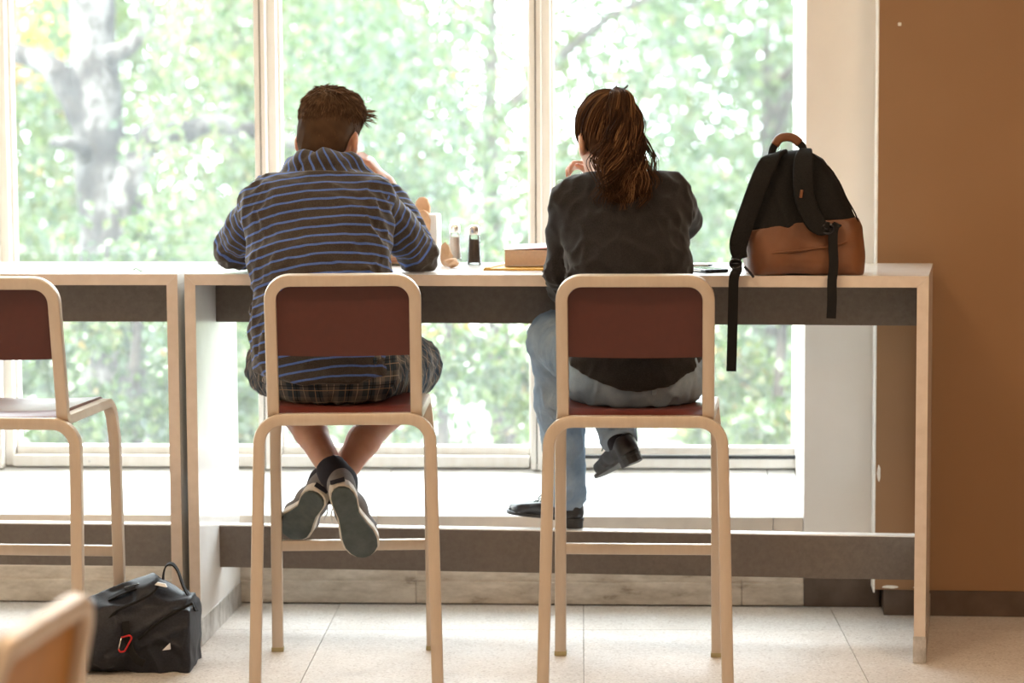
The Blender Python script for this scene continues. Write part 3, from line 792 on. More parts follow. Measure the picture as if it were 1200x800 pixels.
# ------------------------------------------------------------------ people
def build_people_materials():
    k = Nodes('skin'); c = k.coord()
    k.set(**{'Base Color': k.ramp(k.noise(c, 22, 4), [(.3, (.50,.27,.19)), (.7, (.58,.34,.25))]), 'Roughness': .5,
             'Subsurface Weight': .35, 'Subsurface Radius': (.022, .008, .004), 'Subsurface Scale': .6}); k.bump(k.noise(c, 220, 2), .08, .001); MT['skin'] = k.m
    MT['eye'] = plain('eye_white', (.8,.8,.8), .2)
    def hair(name, a, b, c_):
        k = Nodes(name); at_ = k.n('ShaderNodeAttribute', attribute_name='tint')
        k.set(**{'Base Color': k.ramp(at_.outputs['Fac'], [(0, a), (.55, b), (1, c_)]), 'Roughness': .7, 'Specular IOR Level': .04}); MT[name] = k.m
    hair('hair_brown', (.034,.019,.011), (.086,.048,.027), (.18,.105,.060))
    hair('hair_auburn', (.026,.0125,.007), (.080,.038,.018), (.25,.130,.058))
    # striped jersey: 'stripe' = metres along the body or sleeve
    k = Nodes('striped_jersey'); a = k.n('ShaderNodeAttribute', attribute_name='stripe'); c = k.coord()
    wob = k.math('MULTIPLY', k.noise(c, 11, 2), .008)
    fr = k.math('FRACT', k.math('DIVIDE', k.math('ADD', a.outputs['Fac'], wob), .0262))
    st = k.ramp(fr, [(0, (0, 0, 0)), (.40, (0, 0, 0)), (.43, (1, 1, 1)), (.62, (1, 1, 1)), (.65, (0, 0, 0))])
    base = k.ramp(k.noise(c, 420, 2), [(.3, (.030,.023,.019)), (.7, (.072,.058,.050))])
    blue = k.ramp(k.noise(c, 420, 2), [(.3, (.055,.11,.36)), (.7, (.11,.19,.48))])
    k.set(**{'Base Color': k.mix(st, base, blue), 'Roughness': .9, 'Specular IOR Level': .15, 'Sheen Weight': .25}); k.bump(k.noise(c, 500, 2), .25, .001); MT['jersey'] = k.m
    k = Nodes('plaid_cotton'); ua = k.n('ShaderNodeAttribute', attribute_name='u'); va = k.n('ShaderNodeAttribute', attribute_name='v')
    def band(at_, per, lo, hi, off=0):
        f = k.math('FRACT', k.math('ADD', k.math('DIVIDE', at_.outputs['Fac'], per), off))
        return k.math('MULTIPLY', k.math('GREATER_THAN', f, lo), k.math('LESS_THAN', f, hi))
    P = .066
    col = k.mix(.5, k.mix(band(ua, P, .0, .42), (.040,.056,.075), (.17,.155,.145)), k.mix(band(va, P, .0, .42), (.034,.050,.068), (.15,.14,.132)))
    for at_ in (ua, va):
        col = k.mix(k.math('MULTIPLY', band(at_, P, .68, .71), .75), col, (.42,.29,.19))
        col = k.mix(k.math('MULTIPLY', band(at_, P, .18, .21), .9), col, (.42,.36,.30))
        col = k.mix(k.math('MULTIPLY', band(at_, P, .84, .88), .8), col, (.012,.014,.018))
    k.set(**{'Base Color': col, 'Roughness': .9, 'Specular IOR Level': .15}); k.bump(k.noise(k.coord(), 400, 2), .2, .001); MT['plaid'] = k.m
    k = Nodes('charcoal_knit'); c = k.coord()
    k.set(**{'Base Color': k.ramp(k.noise(c, 320, 3), [(.3, (.011,.0095,.010)), (.7, (.025,.022,.022))]), 'Roughness': .85, 'Specular IOR Level': .15, 'Sheen Weight': .18}); k.bump(k.noise(c, 600, 2), .25, .001); MT['knit'] = k.m
    k = Nodes('washed_denim'); c = k.coord()
    fade = k.noise(c, 9, 4); tw = k.noise(k.coord('Object', (1, 1, .35)), 330, 2)
    col = k.mix(k.math('MULTIPLY', tw, .42), k.ramp(fade, [(.3, (.19,.27,.38)), (.7, (.38,.47,.56))]), (.13, .20, .30))
    k.set(**{'Base Color': col, 'Roughness': .85, 'Specular IOR Level': .2}); k.bump(tw, .3, .001); MT['denim'] = k.m
    MT['stitch'] = plain('stitching', (.45,.30,.14), .8)
    MT['shoeleather'] = plain('black_leather', (.018,.019,.024), .3, var=.25, scale=40, bump=.15)
    MT['shoesole'] = plain('black_rubber', (.03,.03,.032), .55)
    MT['lace_dark'] = plain('dark_green_lace', (.02,.05,.035), .8)
    MT['canvas'] = plain('grey_canvas', (.20,.19,.19), .9, scale=60, bump=.2)
    MT['midsole'] = plain('off_white_rubber', (.66,.60,.52), .6, var=.12, scale=40)
    k = Nodes('green_grey_outsole'); c = k.coord()
    k.set(**{'Base Color': k.ramp(k.noise(c, 26, 5, .65), [(.3, (.030,.042,.040)), (.7, (.075,.090,.082))]), 'Roughness': .6}); k.bump(k.noise(c, 90, 3), .3, .002); MT['outsole'] = k.m
    MT['lace_white'] = plain('white_lace', (.7,.68,.65), .8)
    MT['sock'] = plain('navy_sock', (.012,.013,.022), .9, scale=80, bump=.2)
    MT['sockmark'] = plain('sock_mark', (.35,.33,.32), .8)
build_people_materials()

def nrm(v): v = np.array(v, float); return v / np.linalg.norm(v)
def orth(a, b):
    a = nrm(a); b = np.array(b, float); return nrm(b - a * (a @ b))

def add_hand(F, W, D, N, S, curl=(.5, .6, .4), spread=.0, sc=1.0, k=.006, thumb=(.6, .75, .35)):
    """W wrist, D finger direction, N where the palm faces, S thumb side"""
    D = nrm(D); N = orth(D, N); S = nrm(S); S = nrm(S - D * (S @ D) - N * (S @ N))
    W = np.array(W)
    F.ecap(W - D * .02 * sc, W + D * .02 * sc, S, (.027*sc, .021*sc), (.031*sc, .018*sc), .012)
    F.ecap(W + D * .02 * sc, W + D * .078 * sc, S, (.034*sc, .016*sc), (.040*sc, .0135*sc), .012)
    for i, (off, L) in enumerate(((.030, .070), (.010, .079), (-.0105, .074), (-.030, .058))):
        d = nrm(D + S * spread * (1.5 - i)); p = W + D * .080 * sc + S * off * sc; n = N.copy()
        r = (.0088, .0090, .0086, .0076)[i] * sc
        for fr, cu, r1 in zip((.45, .31, .24), curl, (.95, .88, .78)):
            d, n = nrm(d * math.cos(cu) + n * math.sin(cu)), nrm(n * math.cos(cu) - d * math.sin(cu))
            q = p + d * L * fr * sc; F.cone(p, q, r, r * r1 / .97, k); p = q; r = r * r1
    p = W + D * .022 * sc + S * .028 * sc; d = nrm(D * thumb[0] + S * thumb[1] + N * thumb[2]); r = .0125 * sc
    for L, r1, b in ((.038, .011, .0), (.032, .0098, .25), (.026, .0082, .3)):
        d = nrm(d + D * b + N * b * .4); q = p + d * L * sc; F.cone(p, q, r, r1 * sc, .008); p = q; r = r1 * sc

def rot_head(yaw, pitch, roll=0):
    """columns: right, forward (face), up; yaw > 0 turns to the right, pitch > 0 looks down"""
    R = Matrix.Rotation(-yaw, 3, 'Z') @ Matrix.Rotation(-pitch, 3, 'X') @ Matrix.Rotation(roll, 3, 'Y')
    return np.array(R)

def add_head(F, c, R, neck, nr=.055, sc=1.0):
    L = lambda x, y, z: np.array(c) + R @ (np.array([x, y, z]) * sc)
    e = lambda p, r, k=.02, mode='add', rot=None: F.ell(L(*p), np.array(r) * sc, R if rot is None else R @ rot, k, mode)
    e((0, -.012, .030), (.076, .098, .090))
    e((0, .030, -.030), (.062, .066, .086), .03)
    e((0, .050, -.088), (.040, .042, .030), .03)
    e((0, .078, .028), (.050, .022, .018), .02)                       # brow
    for s in (-1, 1):
        e((s*.034, .072, -.022), (.022, .020, .020), .02)              # cheek
        e((s*.031, .098, .004), (.014, .012, .010), .012, 'cut')       # eye socket
        e((s*.033, .072, .003), (.0125, .0125, .0125), .004)           # lids over the eyeball
        q = np.array(Matrix.Rotation(s*.35, 3, 'Z') @ Matrix.Rotation(-.15, 3, 'X'))
        e((s*.083, -.010, -.012), (.010, .021, .033), .006, 'add', q)  # ear
        e((s*.076, .000, -.036), (.007, .010, .011), .006)             # lobe
        e((s*.094, -.003, -.010), (.006, .011, .019), .005, 'cut', q)
    F.cone(L(0, .086, .012), L(0, .112, -.030), .008*sc, .013*sc, .012)   # nose
    for s in (-1, 1): e((s*.011, .100, -.033), (.008, .009, .007), .006)
    e((0, .088, -.058), (.022, .010, .0055), .006); e((0, .086, -.068), (.019, .010, .006), .006)
    F.cone(L(0, -.022, -.05), neck, nr, nr * 1.06, .03)
    return L

def strand_mesh(name, paths, r0, r1, mat, parent, tints, seg=4):
    """many tapered strands of equal point count in one part"""
    P = np.asarray(paths); n, m = P.shape[:2]
    T = np.gradient(P, axis=1); T /= np.linalg.norm(T, axis=2)[..., None] + 1e-9
    ref = RNG.normal(size=(n, 1, 3)) * np.ones((1, m, 1)); N = np.cross(T, ref); N /= np.linalg.norm(N, axis=2)[..., None] + 1e-9; B = np.cross(T, N)
    t = np.linspace(0, 1, m); rr = (np.asarray(r0) * np.ones(n))[:, None] * np.interp(t, [0, .15, .7, 1], [.75, 1, .8, r1])[None]
    V = []
    for k in range(seg):
        w = 2*PI*k/seg; V.append(P + rr[..., None] * (N*math.cos(w) + B*math.sin(w)))
    V = np.stack(V, 2).reshape(-1, 3)
    i = np.arange(n)[:, None, None] * m * seg + np.arange(m-1)[None, :, None] * seg; k = np.arange(seg)[None, None]
    Q = np.stack([i + k, i + (k+1) % seg, i + seg + (k+1) % seg, i + seg + k], -1).reshape(-1, 4)
    o = raw_mesh(name, V, Q, mat, parent, {'tint': np.repeat(tints, m*seg)}); o['kind'] = 'stuff'; return o

def shoe_outline(L, W, grow=0.0, side=1):
    t = np.array([0, .02, .06, .13, .22, .4, .55, .68, .8, .9, .96, .99, 1]); w = np.array([0, .33, .55, .70, .74, .68, .82, .98, 1, .82, .55, .28, 0])
    inner = np.array([0, 0, 0, 0, 0, -.10, -.06, 0, .04, .08, .06, .03, 0])
    x = t * (L + 2*grow) - grow
    a = [(x[i], side * (W + grow) * (w[i] + inner[i])) for i in range(len(t))]; b = [(x[i], -side * (W + grow) * (w[i] - inner[i] * .3)) for i in range(len(t) - 2, 0, -1)]
    q = a + b
    if side < 0: q = q[::-1]
    return q[::-1]

def make_shoe(parent, M4, kind, L, side):
    W = L * .165
    t = MB()
    if kind == 'sneaker':
        up = shoe_upper(L, W, .030, .105); up.xf = M4
        upper = up.done('shoe', MT['canvas'], parent)
        MB().prism(shoe_outline(L, W, .004, side), .007, .032).xform(M4).build('midsole', MT['midsole'], upper, bevel=.003)
        MB().prism(shoe_outline(L, W, -.002, side), 0, .0085).xform(M4).build('outsole', MT['outsole'], upper, bevel=.002)
        MB().box((-.0075, -.020, .014), (-.003, .020, .027)).xform(M4).build('heel_label', MT['sock'], upper)
        m = MB()
        for i in range(5):
            x = L*(.45 + .055*i); m.tube(spline([(x, -.024, .062 - .004*i), (x + .004, 0, .082 - .007*i), (x, .024, .062 - .004*i)], 8), .0025, 5)
        m.tube(spline([(L*.46, .0, .083), (L*.43, -side*.030, .075), (L*.45, -side*.052, .050), (L*.50, -side*.056, .028)], 10), .0022, 5)
        m.xform(M4).build('laces', MT['lace_white'], upper)
    else:
        up = shoe_upper(L, W * .92, .016, .072, pointed=True); up.xf = M4
        upper = up.done('shoe', MT['shoeleather'], parent)
        MB().prism(shoe_outline(L, W * .92, .003, side), .006, .016).xform(M4).build('sole', MT['shoesole'], upper, bevel=.002)
        hp = [p for p in shoe_outline(L, W * .92, .001, side) if p[0] < L * .25]
        MB().prism(hp, -.014, .007).xform(M4).build('heel', MT['shoesole'], upper, bevel=.002)
        m = MB()
        for i in range(4):
            x = L*(.46 + .055*i); m.tube(spline([(x, -.02, .058 - .006*i), (x, 0, .072 - .007*i), (x, .02, .058 - .006*i)], 8), .002, 5)
        for s in (-1, 1): m.tube(spline([(L*.47, 0, .068), (L*.50, s*.016, .073), (L*.53, s*.028, .062)], 8), .002, 5)
        m.xform(M4).build('laces', MT['lace_dark'], upper)
    return upper

class shoe_upper:
    def __init__(s, L, W, z0, zc, pointed=False):
        F = Field((-.02, -W - .03, -.005), (L + .02, W + .03, zc + .035), .004)
        F.ecap((L*.13, 0, z0 + .012), (L*.16, 0, zc), (1, 0, 0), (L*.135, W*.66), (L*.13, W*.62), .02)
        F.ecap((L*.18, 0, z0 + .02), (L*.50, 0, z0 + .034), (0, 1, 0), (W*.72, .045), (W*.84, .038), .03)
        F.ecap((L*.50, 0, z0 + .024), (L*.76, 0, z0 + .012), (0, 1, 0), (W*.86, .038), (W*.93, .026), .03)
        F.ecap((L*.74, 0, z0 + .010), (L*(.93 if not pointed else .92), 0, z0 + .004), (0, 1, 0), (W*.92, .028), (W*.50, .018), .03)
        F.plane((0, 0, z0 - .004), (0, 0, -1))
        F.plane((0, 0, zc), (.15, 0, 1))
        F.ell((L*.155, 0, zc + .006), (L*.095, W*.44, .03), None, .006, 'cut')
        F.warp(lambda P: .0008 * wrinkle(P, 120, 3))
        s.F = F
    def done(s, name, mat, parent):
        V, Q = s.F.nets(); V = np.array([tuple(s.xf @ Vector(v)) for v in V]); return raw_mesh(name, V, Q, mat, parent)

def shoe_matrix(heel, f, u):
    f = nrm(f); u = orth(f, u); l = np.cross(u, f)
    return Matrix(((f[0], l[0], u[0], heel[0]), (f[1], l[1], u[1], heel[1]), (f[2], l[2], u[2], heel[2]), (0, 0, 0, 1)))

def bone_coord(bones):
    """arc-length coordinate of the nearest bone, for stripes that ring a sleeve"""
    def fn(P):
        best = None; out = None; base = 0.0
        for a, b in bones:
            a = np.array(a); ab = np.array(b) - a; L = np.linalg.norm(ab); t = (P - a) @ ab / L / L
            d = np.linalg.norm(P - a - np.clip(t, 0, 1)[:, None] * ab, axis=1); c = base + np.clip(t, 0 if base > 0 else -9, 1 if base == 0 else 9) * L; base += L
            if best is None: best, out = d, c
            else:
                w = np.clip((best - d) / .05 + .5, 0, 1); out = out * (1 - w) + c * w; best = np.minimum(best, d)
        return out
    return fn

def fold(P, f, seed, aniso=(1, 1, 1)):
    """soft creases: ridged noise, 0..1"""
    return (1 - np.abs(np.clip(wrinkle(P, f, seed, aniso) * 2.2, -1, 1)))**1.5

# ================================================================== the man
def build_man():
    root = empty('person', (-.44, 6.50, .74)); tag(root, 'person in blue-striped dark jersey and plaid shorts sitting hunched over the table', 'person')
    inv = Matrix.Translation((-.44, 6.50, .74)).inverted()
    kids0 = set(COL.objects)
    A = at
    hipL, hipR = A(352, 428, 6.50), A(425, 428, 6.50); kneeL, kneeR = A(322, 430, 6.90), A(484, 428, 6.90)
    anL, anR = A(391, 554, 6.575), A(389, 572, 6.64)
    pel = A(388, 428, 6.49); waist = A(382, 372, 6.545); mid = A(374, 306, 6.60); chest = A(371, 252, 6.655); neckb = A(381, 212, 6.69)
    shL, shR = A(306, 243, 6.665), A(440, 238, 6.665)
    elL, elR = A(274, 292, 6.83), A(490, 298, 6.80); wrL = A(345, 300, 7.02); wrR = A(452, 216, 6.94)
    FLm, HLm, FRm, HRm = (.218, .58, -.78), A(397, 571, 6.475), (-.36, .74, -.54), A(372, 579, 6.545)
    hc = A(386, 163, 6.775); R = rot_head(math.radians(17), math.radians(10), math.radians(2))
    # ---- body: one continuous skin surface
    F = Field((-.95, 6.33, .34), (-.10, 7.18, 1.60), .0055)
    X = (1, 0, 0)
    F.ecap(pel, waist, X, (.150, .10), (.145, .10), .03).ecap(waist, mid, X, (.145, .10), (.155, .105), .03).ecap(mid, chest, X, (.155, .105), (.165, .105), .03).ecap(chest, neckb + np.array([0, 0, -.03]), X, (.165, .10), (.07, .06), .05)
    for h, k_, a, s in ((hipL, kneeL, anL, -1), (hipR, kneeR, anR, 1)):
        F.cone(h, k_, .080, .055, .04)
        m1 = k_ + (a - k_) * .32 + np.array([0, 0, -.012]); F.chain([k_, m1, k_ + (a-k_)*.62, a], [.053, .056, .044, .034], .02)
    F.chain([shL, elL, wrL], [.055, .042, .028], .02); F.chain([shR, elR, wrR], [.055, .042, .028], .02)
    add_hand(F, wrL, (.95, .25, .05), (0, 0, -1), (.2, 1, 0), (.25, .3, .25))
    add_hand(F, wrR, (-.55, -.10, .80), (-.75, .15, -.55), (-.1, -1, .1), (.45, .55, .4), .05)
    add_head(F, hc, R, neckb + np.array([0, 0, -.01]), .056)
    for a, f, hx in ((anL, FLm, HLm), (anR, FRm, HRm)):
        f = nrm(f); u = orth(f, (0, 1, 0)); F.chain([a, hx + f*.06 + u*.068, hx + f*.14 + u*.060, hx + f*.20 + u*.052], [.034, .028, .026, .018], .02)
    F.build('body', MT['skin'], root)
    Lh = lambda x, y, z: hc + R @ np.array([x, y, z])
    for s in (-1, 1):
        q = Lh(s*.031, .078, .004); m = MB(); m.lathe([(.0001, -.0115), (.006, -.0098), (.010, -.0055), (.0115, 0), (.010, .0055), (.006, .0098), (.0001, .0115)], q, 12); m.build('eye', MT['eye'], root, smooth=True)
    # ---- hair: cap + tufts
    G = Field(hc - .17, hc + .19, .005)
    G.ell(Lh(0, -.014, .036), (.0815, .106, .098), R, .01); G.ell(Lh(.006, .010, .075), (.076, .088, .068), R, .03)
    G.ell(Lh(0, -.062, -.025), (.062, .046, .060), R, .03)
    G.ell(Lh(0, .13, -.03), (.10, .085, .105), R, .012, 'cut')
    for s in (-1, 1): G.ell(Lh(s*.095, .008, -.022), (.034, .046, .054), R, .01, 'cut')
    G.warp(lambda P: .0022 * wrinkle(P, 130, 5, (1, 1, .5)))
    tint0 = lambda V: np.clip(.35 + .25*wrinkle(V, 160, 8), 0, 1)
    hr = G.build('hair', MT['hair_brown'], root, {'tint': tint0})
    paths = []; ti = []; rr = []
    crown = np.array([.005, -.045, .128])
    me = hr.data; nv = len(me.vertices); co = np.empty(nv*3); me.vertices.foreach_get('co', co); no = np.empty(nv*3); me.vertices.foreach_get('normal', no)
    co = ((co.reshape(-1, 3) - hc) @ R); no = no.reshape(-1, 3) @ R
    for vi in RNG.permutation(nv)[:7000]:
        p, nn_ = co[vi], no[vi]
        if p[1] > .07 or (p[1] > .03 and nn_[1] > .75) or p[2] < -.085: continue
        top = np.clip((p[2] - .045) / .07, 0, 1)
        flow = p - crown; flow -= nn_ * (flow @ nn_); near = max(0, 1 - np.linalg.norm(p - crown)/.045); flow = nrm(flow*(1 - .7*near) + np.array([.0, -.01*near, -.012]) + RNG.normal(size=3) * (.012 + .02*near)); flow = nrm(flow - nn_ * (flow @ nn_))
        Ln = .010 + .026*top + RNG.uniform(0, .008); lift = .10 + .22*top*RNG.uniform(.3, 1.1)*(1 - min(1, max(0, 1.4 - np.linalg.norm(p - crown)/.045)))
        t = np.linspace(0, 1, 5)[:, None]; q = p - nn_*.002 + (flow*(1 - lift*.25*t) * t * Ln) + nn_ * lift * Ln * (t - .55*t*t)
        paths.append(hc + q @ R.T); ti.append(np.clip(.42 + .22*top + RNG.normal()*.2, 0, 1)); rr.append(RNG.uniform(.0010, .0016 + .0009*top))
    for _ in range(34):                                           # quiff over the right temple
        p = np.array([RNG.uniform(.045, .078), RNG.uniform(.05, .09), RNG.uniform(.062, .098)]); t = np.linspace(0, 1, 5)[:, None]
        q = p + t * np.array([.012, .016, .010]) + t*t*np.array([.012, .002, RNG.uniform(-.022, .002)]) + RNG.normal(size=3)*.006*t
        paths.append(hc + q @ R.T); ti.append(RNG.uniform(.5, 1)); rr.append(.0022)
    strand_mesh('hair_tufts', paths, np.array(rr), .15, MT['hair_brown'], hr, np.array(ti))
    # ---- shirt
    S = Field((-.86, 6.33, .76), (-.08, 6.86, 1.42), .006)
    hemc = A(384, 438, 6.478)
    S.ecap(hemc + np.array([0, 0, -.05]), waist, X, (.186, .136), (.188, .128), .03).ecap(waist, mid, X, (.186, .125), (.172, .125), .04).ecap(mid, chest, X, (.172, .125), (.185, .122), .04)
    S.ecap(chest, A(376, 226, 6.69), X, (.180, .120), (.150, .085), .05)
    S.cone(A(376, 224, 6.69), shL + np.array([.012, 0, .010]), .072, .056, .05).cone(A(376, 224, 6.69), shR + np.array([-.012, 0, .010]), .072, .056, .05)
    S.cone(neckb + np.array([0, 0, -.03]), neckb + np.array([0, .02, .03]), .080, .068, .04)
    def hem(P): return (hemc[2] - .016 + .03*((P[..., 0] - hemc[0]) / .17)**2 - .10*(P[..., 1] - 6.40)) - P[..., 2]
    S.put(lambda P: -hem(P), (-.86, 6.33, .7), (-.1, 6.9, .95), .004, 'cut')
    ax = nrm(chest - pel)
    S.warp(lambda P: .006*wrinkle(P, 22, 21, (1, .6, .5)) - .007*fold(P, 20, 22, (.5, .5, 1.6)) - .006*fold(P, 34, 23, (1, 1, .6)) * np.exp(-((np.abs(P[:, 0] - mid[0]) - .16)/.07)**2))
    S.plane(neckb + np.array([0, 0, .018]), (0, .15, 1))
    S.build('shirt', MT['jersey'], root, {'stripe': lambda V: (V - pel) @ ax})
    for (sh, el, wr, r, inn, sd) in ((shL, elL, wrL, .057, np.array([.035, 0, .012]), 1), (shR, elR, wrR, .057, np.array([-.035, 0, .012]), 2)):
        lo = np.minimum(np.minimum(sh, el), wr) - .10; hi = np.maximum(np.maximum(sh, el), wr) + .10
        Z = Field(lo, hi, .0055)
        Z.cone(sh + inn, sh, r * 1.02, r, .02).chain([sh, sh + (el - sh)*.5, el, el + (wr - el)*.45, el + (wr - el)*.82], [r, r*.98, .050, .046, .038], .02)
        Z.warp(lambda P: .005*wrinkle(P, 40, 30 + sd) - .009*fold(P, 38, 33 + sd) * np.exp(-(np.linalg.norm(P - el, axis=1)/.13)**2) - .004*fold(P, 30, 36 + sd))
        Z.put(lambda P: (P[..., 2] - (TH + .002)), (lo[0], lo[1], TH - .1), (hi[0], hi[1], TH + .004), .006, 'cut', pad=0)
        Z.build('sleeve', MT['jersey'], root, {'stripe': (lambda V, bc=bone_coord([(sh, el), (el, wr)]), L1=np.linalg.norm(el - sh): bc(V) - L1 + .0262*8 - .003)})
    # cowl collar: two soft folds round the neck
    cc = A(381, 206, 6.725); K = Field(cc - np.array([.17, .15, .08]), cc + np.array([.17, .15, .12]), .005)
    for rx, ry, r, dz, tb in ((.092, .080, .028, .006, .034), (.112, .094, .030, -.018, .012), (.086, .070, .019, .026, .028)):
        pts = [cc + np.array([rx*math.cos(a), ry*math.sin(a), dz - tb*math.sin(a) * 1.0]) for a in np.linspace(0, 2*PI, 29)]
        for i in range(28):
            K.cone(pts[i], pts[i+1], r, r, .012)
    K.warp(lambda P: .004*np.sin(np.arctan2(P[:, 1] - cc[1], P[:, 0] - cc[0])*7 + P[:, 2]*60) + .006*fold(P, 22, 41))
    K.build('collar', MT['jersey'], root, {'stripe': lambda V: np.arctan2(V[:, 1] - cc[1], V[:, 0] - cc[0]) * .105 + .55*(V[:, 2] - cc[2])})
    # ---- shorts
    P_ = Field((-.92, 6.33, .70), (-.08, 7.02, .97), .006)
    P_.ecap(pel + np.array([0, 0, -.01]), A(385, 405, 6.51), X, (.174, .116), (.155, .105), .03)
    for h, k_ in ((hipL, kneeL), (hipR, kneeR)):
        P_.cone(h + np.array([0, .0, -.004]), h + (k_ - h)*.94, .092, .086, .04)
    P_.put(lambda P: P[..., 2] - .734, (-.92, 6.33, .6), (-.08, 6.70, .745), .008, 'cut', pad=0)
    P_.warp(lambda P: .005*wrinkle(P, 38, 51) - .008*fold(P, 30, 52))
    for h, k_ in ((hipL, kneeL), (hipR, kneeR)): P_.cone(h + (k_ - h)*.90, h + (k_ - h)*1.12, .062, .066, .004, 'cut')
    P_.build('shorts', MT['plaid'], root, {'u': lambda V: V[:, 0] + .35*(V[:, 1] - 6.5)*np.sign(V[:, 0] - pel[0]), 'v': lambda V: V[:, 2]*1.0 + np.clip(V[:, 1] - 6.46, 0, 1)*.9})
    # ---- socks and sneakers
    for a, k_, f, heel, side in ((anL, kneeL, FLm, HLm, -1), (anR, kneeR, FRm, HRm, 1)):
        f = nrm(f); u = orth(f, (0, 1, 0)); d = nrm(k_ - a)
        hx = np.array(heel)
        Q = Field(a - .12, a + .12, .005); an = hx + f*.062 + u*.085
        Q.chain([a + d*.028, a, an, hx + f*.06 + u*.055], [.041, .039, .041, .040], .02); Q.plane(a + d*.030, d)
        Q.cone(a + d*.02, a + d*.08, .033, .035, .003, 'cut')
        so = Q.build('sock', MT['sock'], root)
        make_shoe(root, shoe_matrix(hx, f, u), 'sneaker', .285, side)
        if side == -1:
            m = MB(); r_ = nrm(np.cross(d, (0, 1, 0)))
            for i in range(4): 
                c_ = a + d*.012 + np.array([0, -.0405, 0]) + r_*(.004*i - .002); m.tube([c_ - d*.008, c_ + d*.008], .0012, 5)
            m.build('sock_mark', MT['sockmark'], so)
    return root

